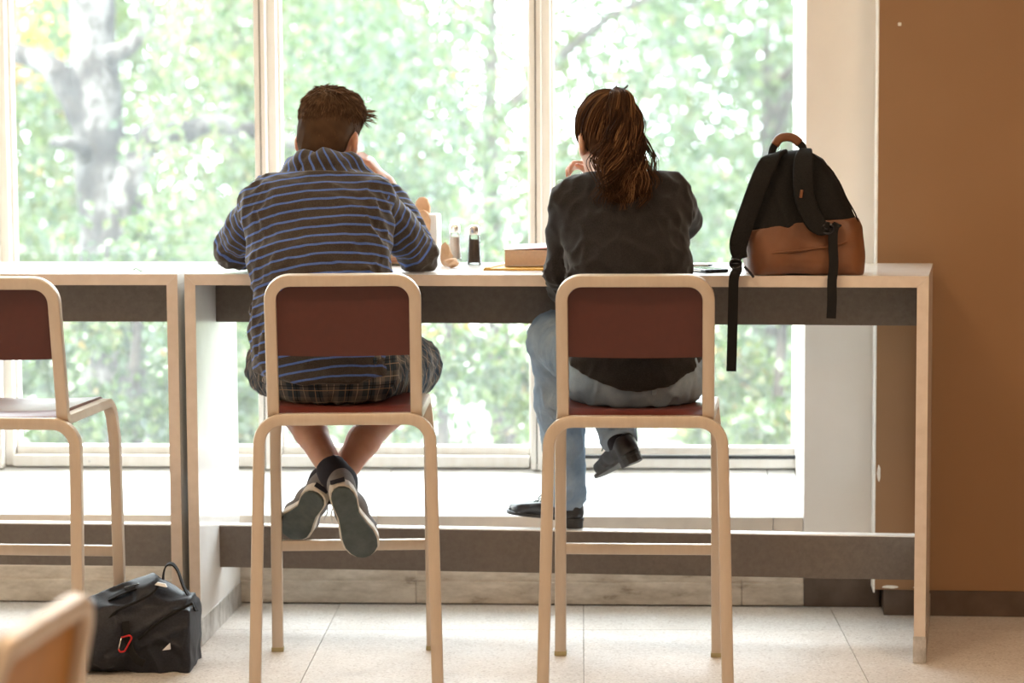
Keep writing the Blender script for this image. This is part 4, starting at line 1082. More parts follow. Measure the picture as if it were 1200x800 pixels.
# ================================================================== the woman
def build_woman():
    root = empty('person', (.34, 6.40, .74)); tag(root, 'person with wavy brown ponytail, charcoal sweater and blue jeans, legs crossed on stool', 'person')
    A = at; X = (1, -.06, 0)
    pel = A(746, 436, 6.40); waist = A(742, 372, 6.44); mid = A(738, 310, 6.48); chest = A(732, 258, 6.525); neckb = A(718, 212, 6.56)
    shL, shR = A(668, 236, 6.54), A(784, 228, 6.53)
    elL = A(660, 318, 6.585); wrL = A(664, 354, 6.79); elR = A(801, 258, 6.745); wrR = A(704, 214, 6.86)
    hipL, hipR = A(708, 432, 6.42), A(782, 430, 6.41); kneeL = A(652, 398, 6.79); kneeR = A(700, 400, 7.00)
    anL = A(664, 598, 6.985); anR = A(724, 510, 6.73)
    hc = A(711, 163, 6.64); R = rot_head(math.radians(-20), math.radians(8), math.radians(-1))
    fL, uL = nrm((-.80, .58, .02)), (0, 0, 1); fR, uR = nrm((-.30, .88, -.36)), (-.36, .10, .95)
    F = Field((-.02, 6.24, .28), (.66, 7.20, 1.60), .0055)
    F.ecap(pel, waist, X, (.150, .10), (.120, .090), .03).ecap(waist, mid, X, (.120, .09), (.128, .095), .03).ecap(mid, chest, X, (.128, .095), (.140, .095), .03).ecap(chest, neckb + np.array([0, 0, -.03]), X, (.140, .09), (.06, .055), .05)
    for h, k_, a in ((hipL, kneeL, anL), (hipR, kneeR, anR)):
        F.cone(h, k_, .080, .055, .04).chain([k_, k_ + (a-k_)*.3, k_ + (a-k_)*.65, a], [.050, .052, .040, .032], .02)
    uLv = orth(fL, uL); hL = anL - fL*.055 - uLv*.052; hL[2] = .3025 + .014
    uRv = orth(fR, uR); hR = anR - fR*.055 - uRv*.078
    for a, f, u, hx in ((anL, fL, uLv, hL), (anR, fR, uRv, hR)):
        F.chain([a, hx + f*.055 + u*.046, hx + f*.12 + u*.034, hx + f*.17 + u*.030], [.026, .020, .016, .012], .012)
    F.chain([shL, elL, wrL], [.050, .038, .025], .02); F.chain([shR, elR, wrR], [.050, .038, .025], .02)
    add_hand(F, wrL, (.25, .90, -.12), (.1, .05, -1), (1, 0, 0), (.3, .35, .3), .03, .92)
    add_hand(F, wrR, (-.62, .10, .60), (-.5, -.2, -.6), (.2, -.5, .8), (.75, .9, .6), .0, .88)
    add_head(F, hc, R, neckb, .047, .96)
    F.build('body', MT['skin'], root)
    Lh = lambda x, y, z: hc + R @ (np.array([x, y, z]) * .96)
    for s in (-1, 1):
        m = MB(); m.lathe([(.0001, -.0115), (.006, -.0098), (.010, -.0055), (.0115, 0), (.010, .0055), (.006, .0098), (.0001, .0115)], Lh(s*.031, .078, .004), 12); m.build('eye', MT['eye'], root, smooth=True)
    # ---- hair cap, combed strands to the tie, wavy ponytail
    G = Field(hc - .16, hc + .18, .005)
    G.ell(Lh(0, -.014, .034), (.081, .103, .096), R, .01); G.ell(Lh(0, -.05, -.012), (.066, .052, .062), R, .02)
    G.ell(Lh(0, .14, -.02), (.10, .085, .115), R, .012, 'cut')
    for s in (-1, 1): G.ell(Lh(s*.095, .012, -.028), (.028, .034, .046), R, .01, 'cut')
    G.warp(lambda P: .0012*wrinkle(P, 150, 61))
    hr = G.build('hair', MT['hair_auburn'], root, {'tint': lambda V: np.clip(.3 + .3*wrinkle(V, 200, 8), 0, 1)})
    tie = np.array([.012, -.062, .118]); cen = np.array([0, -.014, .034]); rad = np.array([.082, .104, .097])
    paths = []; ti = []
    while len(paths) < 620:
        d = RNG.normal(size=3); d /= np.linalg.norm(d); p = cen + d*rad
        if p[1] > .050 and p[2] < .070: continue
        if p[2] < -.050 or (abs(p[0]) > .055 and -.02 < p[1] < .07 and p[2] < .020): continue
        e = nrm((tie - cen) / rad); ang = math.acos(np.clip(d @ e, -1, 1))
        if ang < .15: continue
        t = np.linspace(0, .97, 12)[:, None]; q = (d*np.sin((1-t)*ang) + e*np.sin(t*ang)) / math.sin(ang)
        q = cen + q*(rad + .002 + .003*RNG.uniform() + .004*np.sin(t*PI)) + RNG.normal(size=3)*.0012
        paths.append(hc + (q*.96) @ R.T); ti.append(np.clip(.42 + RNG.normal()*.22, 0, 1))
    strand_mesh('combed_strands', paths, .0022, .5, MT['hair_auburn'], hr, np.array(ti))
    axis = spline([A(721, 107, 6.600), A(729, 116, 6.545), A(731, 150, 6.515), A(731, 185, 6.470), A(732, 215, 6.440), A(735, 243, 6.425)], 40)
    wid = np.interp(np.linspace(0, 1, 40), [0, .1, .3, .55, .75, .9, 1], [.008, .022, .042, .064, .080, .072, .040])
    B = Field(axis.min(0) - .10, axis.max(0) + .10, .006)
    for i in range(0, 35, 3): B.ecap(axis[i], axis[min(39, i+3)], (1, 0, 0), (wid[i]*.62, max(.012, wid[i]*.36)), (wid[min(39, i+3)]*.62, max(.012, wid[min(39, i+3)]*.36)), .02)
    B.warp(lambda P: .004*wrinkle(P, 70, 71, (1, 1, .4)))
    pt = B.build('ponytail', MT['hair_auburn'], root, {'tint': lambda V: np.clip(.18 + .2*wrinkle(V, 120, 9), 0, 1)})
    paths = []; ti = []; rr = []
    n = 32
    for lock in range(46):
        a0 = RNG.uniform(0, 2*PI) if lock % 3 else RNG.uniform(PI*1.1, PI*1.9); r0 = RNG.uniform(.45, 1.0); ph = RNG.uniform(0, 6.28); fq = RNG.uniform(11, 20); am0 = RNG.uniform(.010, .022)
        tend = RNG.uniform(.74, 1.02); flick = RNG.normal(size=2)*np.array([.030, .012]); tb = RNG.normal()*.28; wd = RNG.uniform(.10, .22)
        for k_ in range(15):
            a = a0 + RNG.normal()*wd; r = r0*(1 + RNG.normal()*.10); t = np.linspace(0, min(1, tend*(1 + RNG.normal()*.03)), n); idx = t*39
            c = np.stack([np.interp(idx, np.arange(40), axis[:, q_]) for q_ in range(3)], 1); w = np.interp(idx, np.arange(40), wid)
            am = am0*np.clip(t*1.9 - .18, 0, 1); p2 = ph + RNG.normal()*.25
            q = c + np.stack([np.cos(a)*r*w + am*np.sin(fq*t + p2) + flick[0]*t**3, np.sin(a)*r*w*.52 - .004 + am*.8*np.cos(fq*t + p2) - abs(flick[1])*t**3, .008*np.sin(fq*t*.7 + p2)], 1)
            paths.append(q + RNG.normal(size=3)*.0016); ti.append(np.clip(.42 + tb + RNG.normal()*.16, 0, 1)); rr.append(RNG.uniform(.0011, .0024))
    strand_mesh('wavy_locks', paths, np.array(rr), .18, MT['hair_auburn'], pt, np.array(ti))
    m = MB(); c0 = A(727, 107, 6.585)
    m.tube(spline([c0 + np.array([-.022, 0, -.004]), c0 + np.array([-.008, -.006, .006]), c0 + np.array([.010, -.006, .005]), c0 + np.array([.020, 0, -.004])], 12), .0035, 6)
    m.tube(spline([c0 + np.array([.006, -.004, .004]), c0 + np.array([.014, -.004, .010]), c0 + np.array([.020, -.002, .015])], 6), .003, 6)
    m.build('hair_clip', MT['shoesole'], root)
    # ---- jeans
    J = Field((-.03, 6.22, .34), (.66, 7.16, .97), .006)
    J.ecap(pel + np.array([0, 0, -.012]), A(745, 428, 6.41), X, (.178, .116), (.158, .106), .03)
    J.cone(hipL, kneeL, .096, .076, .04).cone(hipR, kneeR, .096, .072, .04)
    J.chain([kneeL, kneeL + (anL - kneeL)*.35, anL + np.array([.004, 0, .03])], [.072, .066, .050], .03)
    J.chain([kneeR, kneeR + (anR - kneeR)*.5, anR - nrm(kneeR - anR)*.035], [.070, .060, .050], .03)
    J.put(lambda P: P[..., 2] - .734, (.1, 6.22, .6), (.6, 6.60, .745), .008, 'cut', pad=0)
    J.warp(lambda P: .004*wrinkle(P, 40, 81) - .006*fold(P, 36, 82))
    for k_, a, up in ((kneeL, anL, .020), (kneeR, anR, -.024)):
        d = nrm(k_ - a)
        J.put(lambda P: (P - (a + d*up)) @ d, a - .07, a + .07, .004, 'cut', pad=.01)
    je = J.build('jeans', MT['denim'], root)
    wb = Field((.12, 6.24, .80), (.56, 6.58, .95), .005)
    wb.ecap(A(745, 442, 6.40), A(745, 425, 6.41), X, (.180, .118), (.166, .110), .01)
    c0 = A(745, 440, 6.40); nn_ = nrm((.02, .25, 1)); wb.plane(c0 + nn_*.040, nn_).plane(c0 - nn_*.002, -nn_)
    wb.build('waistband', MT['denim'], je)
    for px in (767,):
        q = A(px, 452, 6.284 if px > 700 else 6.30); MB().box((-.006, -.004, -.024), (.006, .004, .024), Matrix.Translation(tuple(q))).build('belt_loop', MT['denim'], je, bevel=.002)
    # ---- sweater
    S = Field((.04, 6.20, .76), (.66, 6.98, 1.44), .006)
    hemc = A(744, 436, 6.40)
    S.ecap(hemc + np.array([0, 0, -.03]), waist, X, (.192, .142), (.162, .120), .04).ecap(waist, mid, X, (.160, .118), (.152, .118), .04).ecap(mid, chest, X, (.152, .118), (.160, .112), .04)
    S.ecap(chest, A(724, 230, 6.55), X, (.158, .110), (.11, .075), .05)
    S.cone(A(726, 226, 6.55), shL + np.array([.012, 0, .006]), .062, .056, .05).cone(A(726, 226, 6.55), shR + np.array([-.012, 0, .006]), .062, .056, .05)
    S.cone(neckb + np.array([0, 0, -.035]), neckb + np.array([0, .01, .02]), .070, .056, .03)
    S.put(lambda P: P[..., 2] - (hemc[2] - .034 + .062*np.abs((P[..., 0] - hemc[0])/.17)**2.0 + .12*np.clip(P[..., 1] - 6.42, 0, 1)), (.0, 6.2, .7), (.66, 6.75, .98), .004, 'cut')
    for sh, el, wr in ((shL, elL, wrL), (shR, elR, wrR)):
        S.chain([sh, sh + (el-sh)*.5, el, el + (wr-el)*.45, el + (wr-el)*.80], [.056, .053, .047, .043, .034], .012)
    S.warp(lambda P: .004*wrinkle(P, 28, 91, (1, .6, .6)) - .006*fold(P, 24, 92, (.8, .6, 1.3)) - .007*fold(P, 52, 93, (.4, .4, 1.6)) * np.exp(-((P[:, 2] - elL[2] + .02)/.05)**2) * (P[:, 0] < .22))
    S.plane(neckb + np.array([0, 0, .024]), (0, .1, 1))
    S.build('sweater', MT['knit'], root)
    # ---- shoes
    make_shoe(root, shoe_matrix(hL, fL, uLv), 'derby', .262, -1)
    make_shoe(root, shoe_matrix(hR, fR, uRv), 'derby', .262, 1)
    for a, k_, hx, f, u in ((anL, kneeL, hL, fL, uLv), (anR, kneeR, hR, fR, uRv)):
        d = nrm(k_ - a); Q = Field(a - .13, a + .13, .005)
        Q.chain([a + d*.065, a, hx + f*.055 + u*.050], [.040, .036, .030], .012).cone(a - d*.01, hx + f*.115 + u*.044, .034, .026, .012); Q.build('sock', MT['sock'], root)
    return root

def keep_world(root):
    """children were modelled in world space: cancel the root offset"""
    off = Vector(root.location)
    for c in root.children:
        c.data.transform(Matrix.Translation(-off))
        for g in c.children: g.data.transform(Matrix.Translation(-off))
man = build_man(); keep_world(man)
woman = build_woman(); keep_world(woman)
# ------------------------------------------------------------------ backpack on the table
def build_item_materials():
    k = Nodes('black_canvas'); c = k.coord()
    k.set(**{'Base Color': k.ramp(k.noise(c, 260, 3), [(.3, (.006,.0055,.0055)), (.7, (.014,.013,.0125))]), 'Roughness': .8, 'Specular IOR Level': .2}); k.bump(k.noise(c, 500, 2), .2, .001); MT['bcanvas'] = k.m
    MT['webbing'] = plain('black_webbing', (.011,.010,.010), .8, scale=300, bump=.3, spec=.2)
    k = Nodes('tan_leather'); c = k.coord()
    k.set(**{'Base Color': k.ramp(k.noise(c, 9, 5), [(.3, (.115,.040,.014)), (.7, (.185,.070,.026))]), 'Roughness': .48}); k.bump(k.noise(c, 180, 3), .15, .001); MT['leather'] = k.m
    MT['buckle'] = plain('glossy_buckle', (.012,.014,.022), .18)
    k = Nodes('navy_nylon'); c = k.coord()
    k.set(**{'Base Color': k.ramp(k.noise(c, 200, 3), [(.3, (.009,.010,.016)), (.7, (.020,.022,.032))]), 'Roughness': .55, 'Specular IOR Level': .35}); k.bump(k.noise(c, 45, 4), .25, .004); MT['nylon'] = k.m
    MT['red'] = plain('red_anodised', (.55,.02,.02), .3, metal=.4)
    MT['steel'] = plain('polished_steel', (.72,.70,.66), .25, metal=.9)
    MT['whiteprint'] = plain('white_print', (.75,.75,.76), .6)
    MT['kraft'] = plain('kraft_paper', (.66,.43,.27), .8, var=.15, scale=30, bump=.15)
    MT['card'] = plain('cardboard', (.52,.36,.23), .8, var=.1, scale=40)
    MT['carddark'] = plain('cardboard_dark_gap', (.10,.06,.04), .9)
    MT['redprint'] = plain('red_print', (.50,.16,.10), .8)
    MT['whiteplastic'] = plain('white_plastic', (.80,.80,.80), .35, var=.03)
    MT['salt'] = plain('fine_salt', (.62,.50,.42), .9, var=.05, scale=200)
    MT['pepper'] = plain('ground_pepper', (.12,.085,.065), .95, var=.6, scale=260)
    MT['pages'] = plain('book_pages', (.62,.46,.36), .85, var=.06, scale=120)
    MT['cover_white'] = plain('book_cover_white', (.78,.74,.74), .4, var=.04)
    MT['cover_red'] = plain('book_cover_red', (.62,.10,.10), .4, var=.05)
    MT['envelope'] = plain('yellow_envelope', (.72,.42,.09), .6, var=.06)
    MT['blackglass'] = plain('phone_screen', (.02,.025,.025), .08)
    MT['leafgreen'] = plain('fresh_leaf', (.10,.26,.03), .5)
    k = Nodes('shaker_glass')
    tr = k.n('ShaderNodeBsdfTransparent'); tr.inputs[0].default_value = (.96, .97, .97, 1); gl = k.n('ShaderNodeBsdfGlossy', Roughness=.05)
    fr = k.n('ShaderNodeLayerWeight', Blend=.35); ms = k.n('ShaderNodeMixShader'); k.l(fr.outputs['Fresnel'], ms.inputs[0]); k.l(tr.outputs[0], ms.inputs[1]); k.l(gl.outputs[0], ms.inputs[2]); k.l(ms.outputs[0], k.out.inputs[0]); MT['sglass'] = k.m
build_item_materials()

def rooted(root):
    off = Vector(root.location)
    for c in root.children:
        c.data.transform(Matrix.Translation(-off))
        for g in c.children: g.data.transform(Matrix.Translation(-off))
    return root

def sd_poly(px, pz, poly):
    d = np.full(px.shape, 1e9); s = np.ones(px.shape); n = len(poly)
    for i in range(n):
        ax_, az = poly[i]; bx, bz = poly[i-1]; ex_, ez = bx - ax_, bz - az; wx, wz = px - ax_, pz - az
        t = np.clip((wx*ex_ + wz*ez) / (ex_*ex_ + ez*ez + 1e-12), 0, 1); d = np.minimum(d, (wx - ex_*t)**2 + (wz - ez*t)**2)
        c1 = pz >= az; c2 = pz < bz; c3 = ex_*wz > ez*wx
        flip = (c1 & c2 & c3) | (~c1 & ~c2 & ~c3); s = np.where(flip, -s, s)
    return s * np.sqrt(d)

def build_backpack():
    yc = 6.645
    c0 = at(942, 325, yc); root = empty('backpack', (c0[0], yc, TH)); tag(root, 'black canvas backpack with tan leather base standing on the table', 'backpack')
    out = [(884, 327), (879, 305), (872, 275), (876, 248), (884, 215), (896, 190), (915, 178), (948, 176), (970, 186), (988, 212), (1000, 240), (1004, 252), (1011, 268), (1013, 295), (1011, 327)]
    poly = [tuple(at(x, y, 6.56)[[0, 2]]) for x, y in out]
    def body(h0, r, grow):
        def fn(P):
            zz = (P[..., 2] - TH) / .36; h = h0 * (1.12 - .42*np.clip(zz, 0, 1)**1.4)
            yy = np.abs(P[..., 1] - yc - .018*np.clip(zz, 0, 1)) - (h - r); d2 = sd_poly(P[..., 0], P[..., 2], poly) - grow + r
            return np.sqrt(np.maximum(d2, 0)**2 + np.maximum(yy, 0)**2) + np.minimum(np.maximum(d2, yy), 0) - r
        return fn
    seam = lambda x: TH + .132 + .10*np.clip(x - .74, -.2, .3) + .012*np.sin((x - .62)*9)
    lo = np.array([.58, 6.48, TH - .03]); hi = np.array([1.02, 6.82, TH + .40])
    for nm, grow, mat, sgn in (('bag_body', 0.0, 'bcanvas', 1), ('leather_base', .006, 'leather', -1)):
        F = Field(lo, hi, .0045); F.put(body(.098, .06, grow), lo, hi, .01)
        F.put((lambda P: seam(P[..., 0]) - P[..., 2]) if sgn < 0 else (lambda P: P[..., 2] - seam(P[..., 0]) + .012), lo, hi, .004, 'cut') if False else None
        if sgn > 0: F.put(lambda P: P[..., 2] - (seam(P[..., 0]) - .010), lo, hi, .003, 'cut')
        else: F.put(lambda P: seam(P[..., 0]) - P[..., 2], lo, hi, .003, 'cut')
        F.put(lambda P: P[..., 2] - (TH + .0005), lo, (hi[0], hi[1], TH + .001), .006, 'cut', pad=0)
        amp = .0045
        F.warp(lambda P: amp*wrinkle(P, 13, 201) + amp*.6*wrinkle(P, 30, 202) - (0.004 if sgn > 0 else 0)*np.exp(-((P[:, 0] - (.755 + .05*np.sin(P[:, 2]*8)))/.010)**2))
        F.build(nm, MT[mat], root)
    f = lambda x, y, Y: at(x, y, Y)
    yf = yc - .098
    base_pipe = MB(); base_pipe.tube(spline([f(882, 300, yf + .03), f(900, 297, yf - .003), f(940, 293, yf - .010), f(985, 286, yf - .006), f(1008, 276, yf + .03)], 24), .0028, 6); base_pipe.build('piping', MT['leather'], root)
    X = (1, 0, 0)
    MB().sweep(spline([f(918, 178, yc - .035), f(904, 186, yf + .022), f(892, 208, yf - .002), f(880, 240, yf - .008), f(869, 272, yf - .010), f(865, 290, yf - .006), f(868, 303, yf - .002)], 26), (1, .1, .35), .013, [.030 + .022*min(1, i/5) - .014*max(0, (i-19)/6) for i in range(26)], .005).build('shoulder_strap', MT['bcanvas'], root, smooth=True)
    MB().sweep(spline([f(944, 176, yc - .035), f(942, 186, yf + .020), f(941, 208, yf - .006), f(943, 232, yf - .014), f(951, 254, yf - .020), f(962, 266, yf - .022), f(972, 267, yf - .022)], 26), (1, 0, .05), .014, [.036 + .018*min(1, i/5) - .022*max(0, (i-19)/6) for i in range(26)], .005).build('shoulder_strap', MT['bcanvas'], root, smooth=True)
    MB().box((-.004, -.003, -.011), (.004, .003, .011), Matrix.Translation(tuple(f(939, 227, yf - .024))) @ Matrix.Rotation(.15, 4, 'Y')).build('leather_tag', MT['leather'], root, bevel=.002)
    MB().sweep(spline([f(866, 296, yf - .008), f(862, 306, yf - .012), f(864, 316, yf - .020), f(860, 326, yf - .030), f(859, 360, yf - .031), f(858, 400, yf - .030), f(857, 435, yf - .030)], 24), (1, -.1, 0), .0025, .027, .001).build('webbing', MT['webbing'], root)
    MB().sweep(spline([f(982, 262, yf - .012), f(977, 268, yf - .024), f(976, 285, yf - .030), f(977, 310, yf - .034), f(975, 330, yf - .036), f(975, 352, yf - .036), f(974, 373, yf - .036)], 24), (1, -.1, 0), .0025, .026, .001).build('webbing', MT['webbing'], root)
    for q, w in ((f(970, 268, yf - .026), .034), (f(862, 309, yf - .018), .030)):
        m = MB(); m.sweep([q + np.array([w*.5*math.cos(a), 0, .013*math.sin(a)]) for a in np.linspace(0, 2*PI, 17)[:-1]], (0, 1, 0), .006, .006, .002, closed=True); m.box((-w*.5, -.002, -.002), (w*.5, .002, .002), Matrix.Translation(tuple(q))); m.build('buckle', MT['buckle'], root, smooth=True)
    m = MB(); q = f(872, 312, yf - .016); m.sweep([q, q + np.array([.012, 0, -.012]), q + np.array([.026, 0, -.030])], (0, 1, 0), .007, .006, .002); m.build('strap_slider', MT['buckle'], root)
    h = MB(); h.sweep(spline([f(908, 170, yc - .02), f(913, 163, yc - .02), f(921, 160.5, yc - .02), f(930, 162, yc - .02), f(937, 168, yc - .02)], 14), (0, 1, 0), .024, .016, .006); hd = h.build('carry_handle', MT['leather'], root, smooth=True)
    for a in ([f(908, 170, yc - .02), f(905, 176, yc - .02), f(904, 186, yc - .02)], [f(937, 168, yc - .02), f(941, 173, yc - .02), f(943, 184, yc - .02)]):
        MB().sweep(spline(a, 8), (0, 1, 0), .020, .014, .005).build('handle_end', MT['webbing'], hd, smooth=True)
    m = MB(); m.tube(spline([f(952, 180, yc - .045), f(975, 200, yf + .03), f(992, 232, yf + .035), f(1002, 250, yf + .035), f(1006, 262, yf + .04)], 20), .0022, 5); m.build('zip_seam', MT['webbing'], root)
    return rooted(root)
build_backpack()

# ------------------------------------------------------------------ dark bag on the floor
def build_bag():
    root = empty('rucksack', (-1.02, 6.56, 0)); tag(root, 'slumped navy-black nylon rucksack on the floor with a red carabiner', 'bag')
    F = Field((-1.36, 6.34, -.02), (-.82, 6.80, .30), .005)
    F.ecap((-1.24, 6.53, .075), (-1.10, 6.55, .090), (0, 1, 0), (.095, .080), (.105, .098), .03)
    F.ecap((-1.10, 6.55, .095), (-.99, 6.575, .128), (0, 1, 0), (.105, .098), (.105, .112), .03)
    F.ecap((-.99, 6.58, .120), (-.905, 6.60, .110), (0, 1, 0), (.105, .108), (.095, .070), .04)
    F.put(lambda P: np.maximum(np.maximum(np.abs(P[..., 0] + .98) - .10, np.abs(P[..., 1] - 6.58) - .085), np.abs(P[..., 2] - .085) - .075) - .01, (-1.1, 6.48, 0), (-.87, 6.68, .17), .03)
    F.put(lambda P: P[..., 2] - .0015, (-1.4, 6.3, -.05), (-.8, 6.9, .002), .006, 'cut', pad=0)
    F.warp(lambda P: .008*wrinkle(P, 16, 301) - .012*fold(P, 14, 302) - .006*np.exp(-((P[:, 2] - .10 - .55*(P[:, 0] + 1.05))/.010)**2) - .006*np.exp(-((P[:, 2] - .055 - .35*(P[:, 0] + 1.08))/.010)**2))
    F.plane((-.868, 6.6, .1), (1, -.05, 0), .02)
    F.build('bag_body', MT['nylon'], root, relax=0)
    f = at
    MB().sweep(spline([f(195, 686, 6.582), f(194, 672, 6.572), f(197, 660, 6.572), f(204, 657, 6.572), f(211, 665, 6.572), f(217, 682, 6.562), f(224, 695, 6.562), f(233, 712, 6.552)], 26), (0, 1, .1), .004, .024, .001).build('carry_loop', MT['webbing'], root)
    MB().tube(spline([f(118, 735, 6.457), f(140, 712, 6.452), f(165, 700, 6.457), f(182, 690, 6.472), f(188, 682, 6.492)], 20), .004, 6).build('zip', MT['webbing'], root)
    MB().tube(spline([f(165, 745, 6.447), f(185, 728, 6.452), f(210, 712, 6.467), f(228, 703, 6.482)], 20), .004, 6).build('zip', MT['webbing'], root)
    MB().sweep(spline([f(150, 724, 6.447), f(152, 740, 6.437), f(157, 757, 6.432), f(163, 768, 6.432), f(172, 773, 6.432)], 16), (1, 0, .3), .004, .020, .001).build('side_strap', MT['webbing'], root)
    c = f(150, 750, 6.430); pts = [c + np.array([x, -.003, z]) for x, z in ((-.010, .018), (.014, .024), (.018, .016), (-.002, -.020), (-.014, -.022), (-.018, -.014))]
    MB().tube(fillet(pts[0:] , .006, 4), .0026, 6).build('carabiner', MT['red'], root, smooth=True)
    MB().tube([pts[-1], pts[0]], .0022, 6).build('carabiner_gate', MT['steel'], root, smooth=True)
    for poly in ([f(194, 757, 6.462), f(203, 756, 6.467), f(202, 749, 6.462)], [f(185, 681, 6.490), f(199, 684, 6.490), f(197, 680, 6.497), f(188, 678, 6.497)]):
        n = len(poly); vs = [p + np.array([0, -.016, .002]) for p in poly] + [p + np.array([0, .002, 0]) for p in poly]
        MB().add(vs, [tuple(range(n)), tuple(reversed(range(n, 2*n)))] + [(i, i + n, (i+1) % n + n, (i+1) % n) for i in range(n)]).build('reflective_patch', MT['whiteprint'], root)
    m = MB(); q = f(158, 684, 6.522); m.box((-.022, -.006, -.006), (.022, .006, .006), Matrix.Translation(tuple(q)) @ Matrix.Rotation(-.25, 4, 'Y')); m.build('strap_buckle', MT['buckle'], root, bevel=.003)
    MB().sweep(spline([f(110, 712, 6.522), f(135, 696, 6.512), f(158, 686, 6.512), f(178, 682, 6.522)], 14), (0, 1, .3), .004, .022, .001).build('top_strap', MT['webbing'], root)
    rooted(root); root.location.y -= .045; return root
build_bag()

# ------------------------------------------------------------------ things on the tables
def on_table(px, py):
    d = _f + CR * (px - 600) / FPX + CU * (400 - py) / FPX
    return CAM + d * ((TH - CAMH) / d[2])

def shaker(px, py, h, fill, label):
    q = on_table(px, py); root = empty('shaker', (q[0], q[1], TH)); tag(root, label, 'shaker', 'glass salt and pepper shakers')
    MB().lathe([(.0205, 0), (.0215, .003), (.0205, .006), (.0165, h*.70), (.0135, h*.78), (.0135, h*.80)], seg=24).build('glass', MT['sglass'], root, smooth=True)
    MB().lathe([(.0001, .006), (.0185, .0062), (.0150, h*.64), (.0001, h*.645)], seg=20).build('contents', MT[fill], root, smooth=True)
    MB().lathe([(.0160, h*.76), (.0168, h*.78), (.0165, h*.92), (.0145, h*.97), (.0095, h), (.0001, h)], seg=24).build('cap', MT['steel'], root, smooth=True)
shaker(556, 310, .117, 'pepper', 'glass shaker of dark pepper with a steel cap')
shaker(533, 305, .112, 'salt', 'glass shaker of pale salt with a steel cap, behind crumpled paper')

# napkin dispenser
q = on_table(499, 309); root = empty('napkin_dispenser', (q[0], q[1], TH), math.radians(-8)); tag(root, 'white napkin dispenser with brown paper napkins sticking out', 'napkin dispenser')
MB().box((-.042, -.04, 0), (.042, .04, .150)).build('housing', MT['whiteplastic'], root, bevel=.008)
MB().box((.012, -.0415, .055), (.019, -.039, .108)).build('slot', MT['kick'], root)
for x, z0, z1, w, t, y in ((-.008, .12, .200, .044, .016, -.012), (-.004, .10, .162, .050, .026, -.046)):
    poly = [(x - w/2, z0), (x + w/2, z0), (x + w/2 + .002, z1 - .030), (x + w*.36, z1 - .008), (x + w*.12, z1), (x - w*.2, z1 - .002), (x - w*.44, z1 - .014), (x - w/2, z1 - .034)]
    n = len(poly); vs = [(a, y, b) for a, b in poly] + [(a, y + t, b) for a, b in poly]
    MB().add(vs, [tuple(range(n)), tuple(reversed(range(n, 2*n)))] + [(i, i + n, (i+1) % n + n, (i+1) % n) for i in range(n)]).build('paper_napkin', MT['kraft'], root, bevel=.003)

# crumpled paper bag
def crumple(px, py, R, seed, label):
    q = on_table(px, py); root_loc = np.array([q[0], q[1], TH]); R = np.array(R)
    r = np.random.default_rng(seed); bm = bmesh.new(); bmesh.ops.create_icosphere(bm, subdivisions=2, radius=1.0)
    dirs = r.normal(size=(26, 3)); dirs /= np.linalg.norm(dirs, axis=1)[:, None]; offs = r.uniform(.55, 1.0, 26)
    for v in bm.verts:
        p = np.array(v.co); p = p * (1 + .5*wrinkle(p[None], 2.2, seed)[0] + r.uniform(-.28, .22))
        for d, o in zip(dirs, offs):
            s_ = p @ d
            if s_ > o: p = p - d * (s_ - o) * 1.4
        v.co = Vector(p * R)
    zmin = min(v.co.z for v in bm.verts)
    for v in bm.verts: v.co.z -= zmin
    me = bpy.data.meshes.new('crumpled_paper'); bm.to_mesh(me); bm.free(); me.materials.append(MT['kraft'])
    o = link(bpy.data.objects.new('crumpled_paper', me)); o.location = root_loc; tag(o, label, 'paper'); return o
crumple(521, 311, (.024, .020, .042), 5, 'tall twist of crumpled brown paper beside the man\'s elbow')
crumple(530, 314, (.030, .020, .021), 9, 'low ball of crumpled brown paper in front of the salt shaker')

# carton with lid beside the man
q = on_table(457, 311); root = empty('takeaway_box', (q[0], q[1] + .07, TH), math.radians(-6)); tag(root, 'flat tan cardboard takeaway box between the man and his elbow', 'box')
MB().box((-.085, -.07, .004), (.060, .09, .032)).build('tray', MT['card'], root, bevel=.002)
MB().box((-.082, -.067, .032), (.057, .087, .040)).build('gap', MT['carddark'], root)  # dark brown strip between tray and lid
MB().box((-.087, -.072, .040), (.062, .092, .066)).build('lid', MT['card'], root, bevel=.002)
MB().box((.002, -.0712, .012), (.040, -.0695, .015)).build('red_print', MT['redprint'], root)
MB().box((.010, -.0712, .019), (.034, -.0695, .021)).build('red_print', MT['redprint'], root)
q = on_table(449, 312); root = empty('plastic_lid', (q[0], q[1], TH)); tag(root, 'small white plastic lid in front of the takeaway box', 'lid')
MB().lathe([(.022, 0), (.024, .002), (.024, .006), (.020, .008), (.0001, .008)], seg=24).build('lid_disc', MT['whiteplastic'], root, smooth=True)
MB().lathe([(.0235, .002), (.0255, .003), (.0255, .0045), (.0235, .0055)], seg=24).build('lid_rim', MT['whiteplastic'], root, smooth=True)

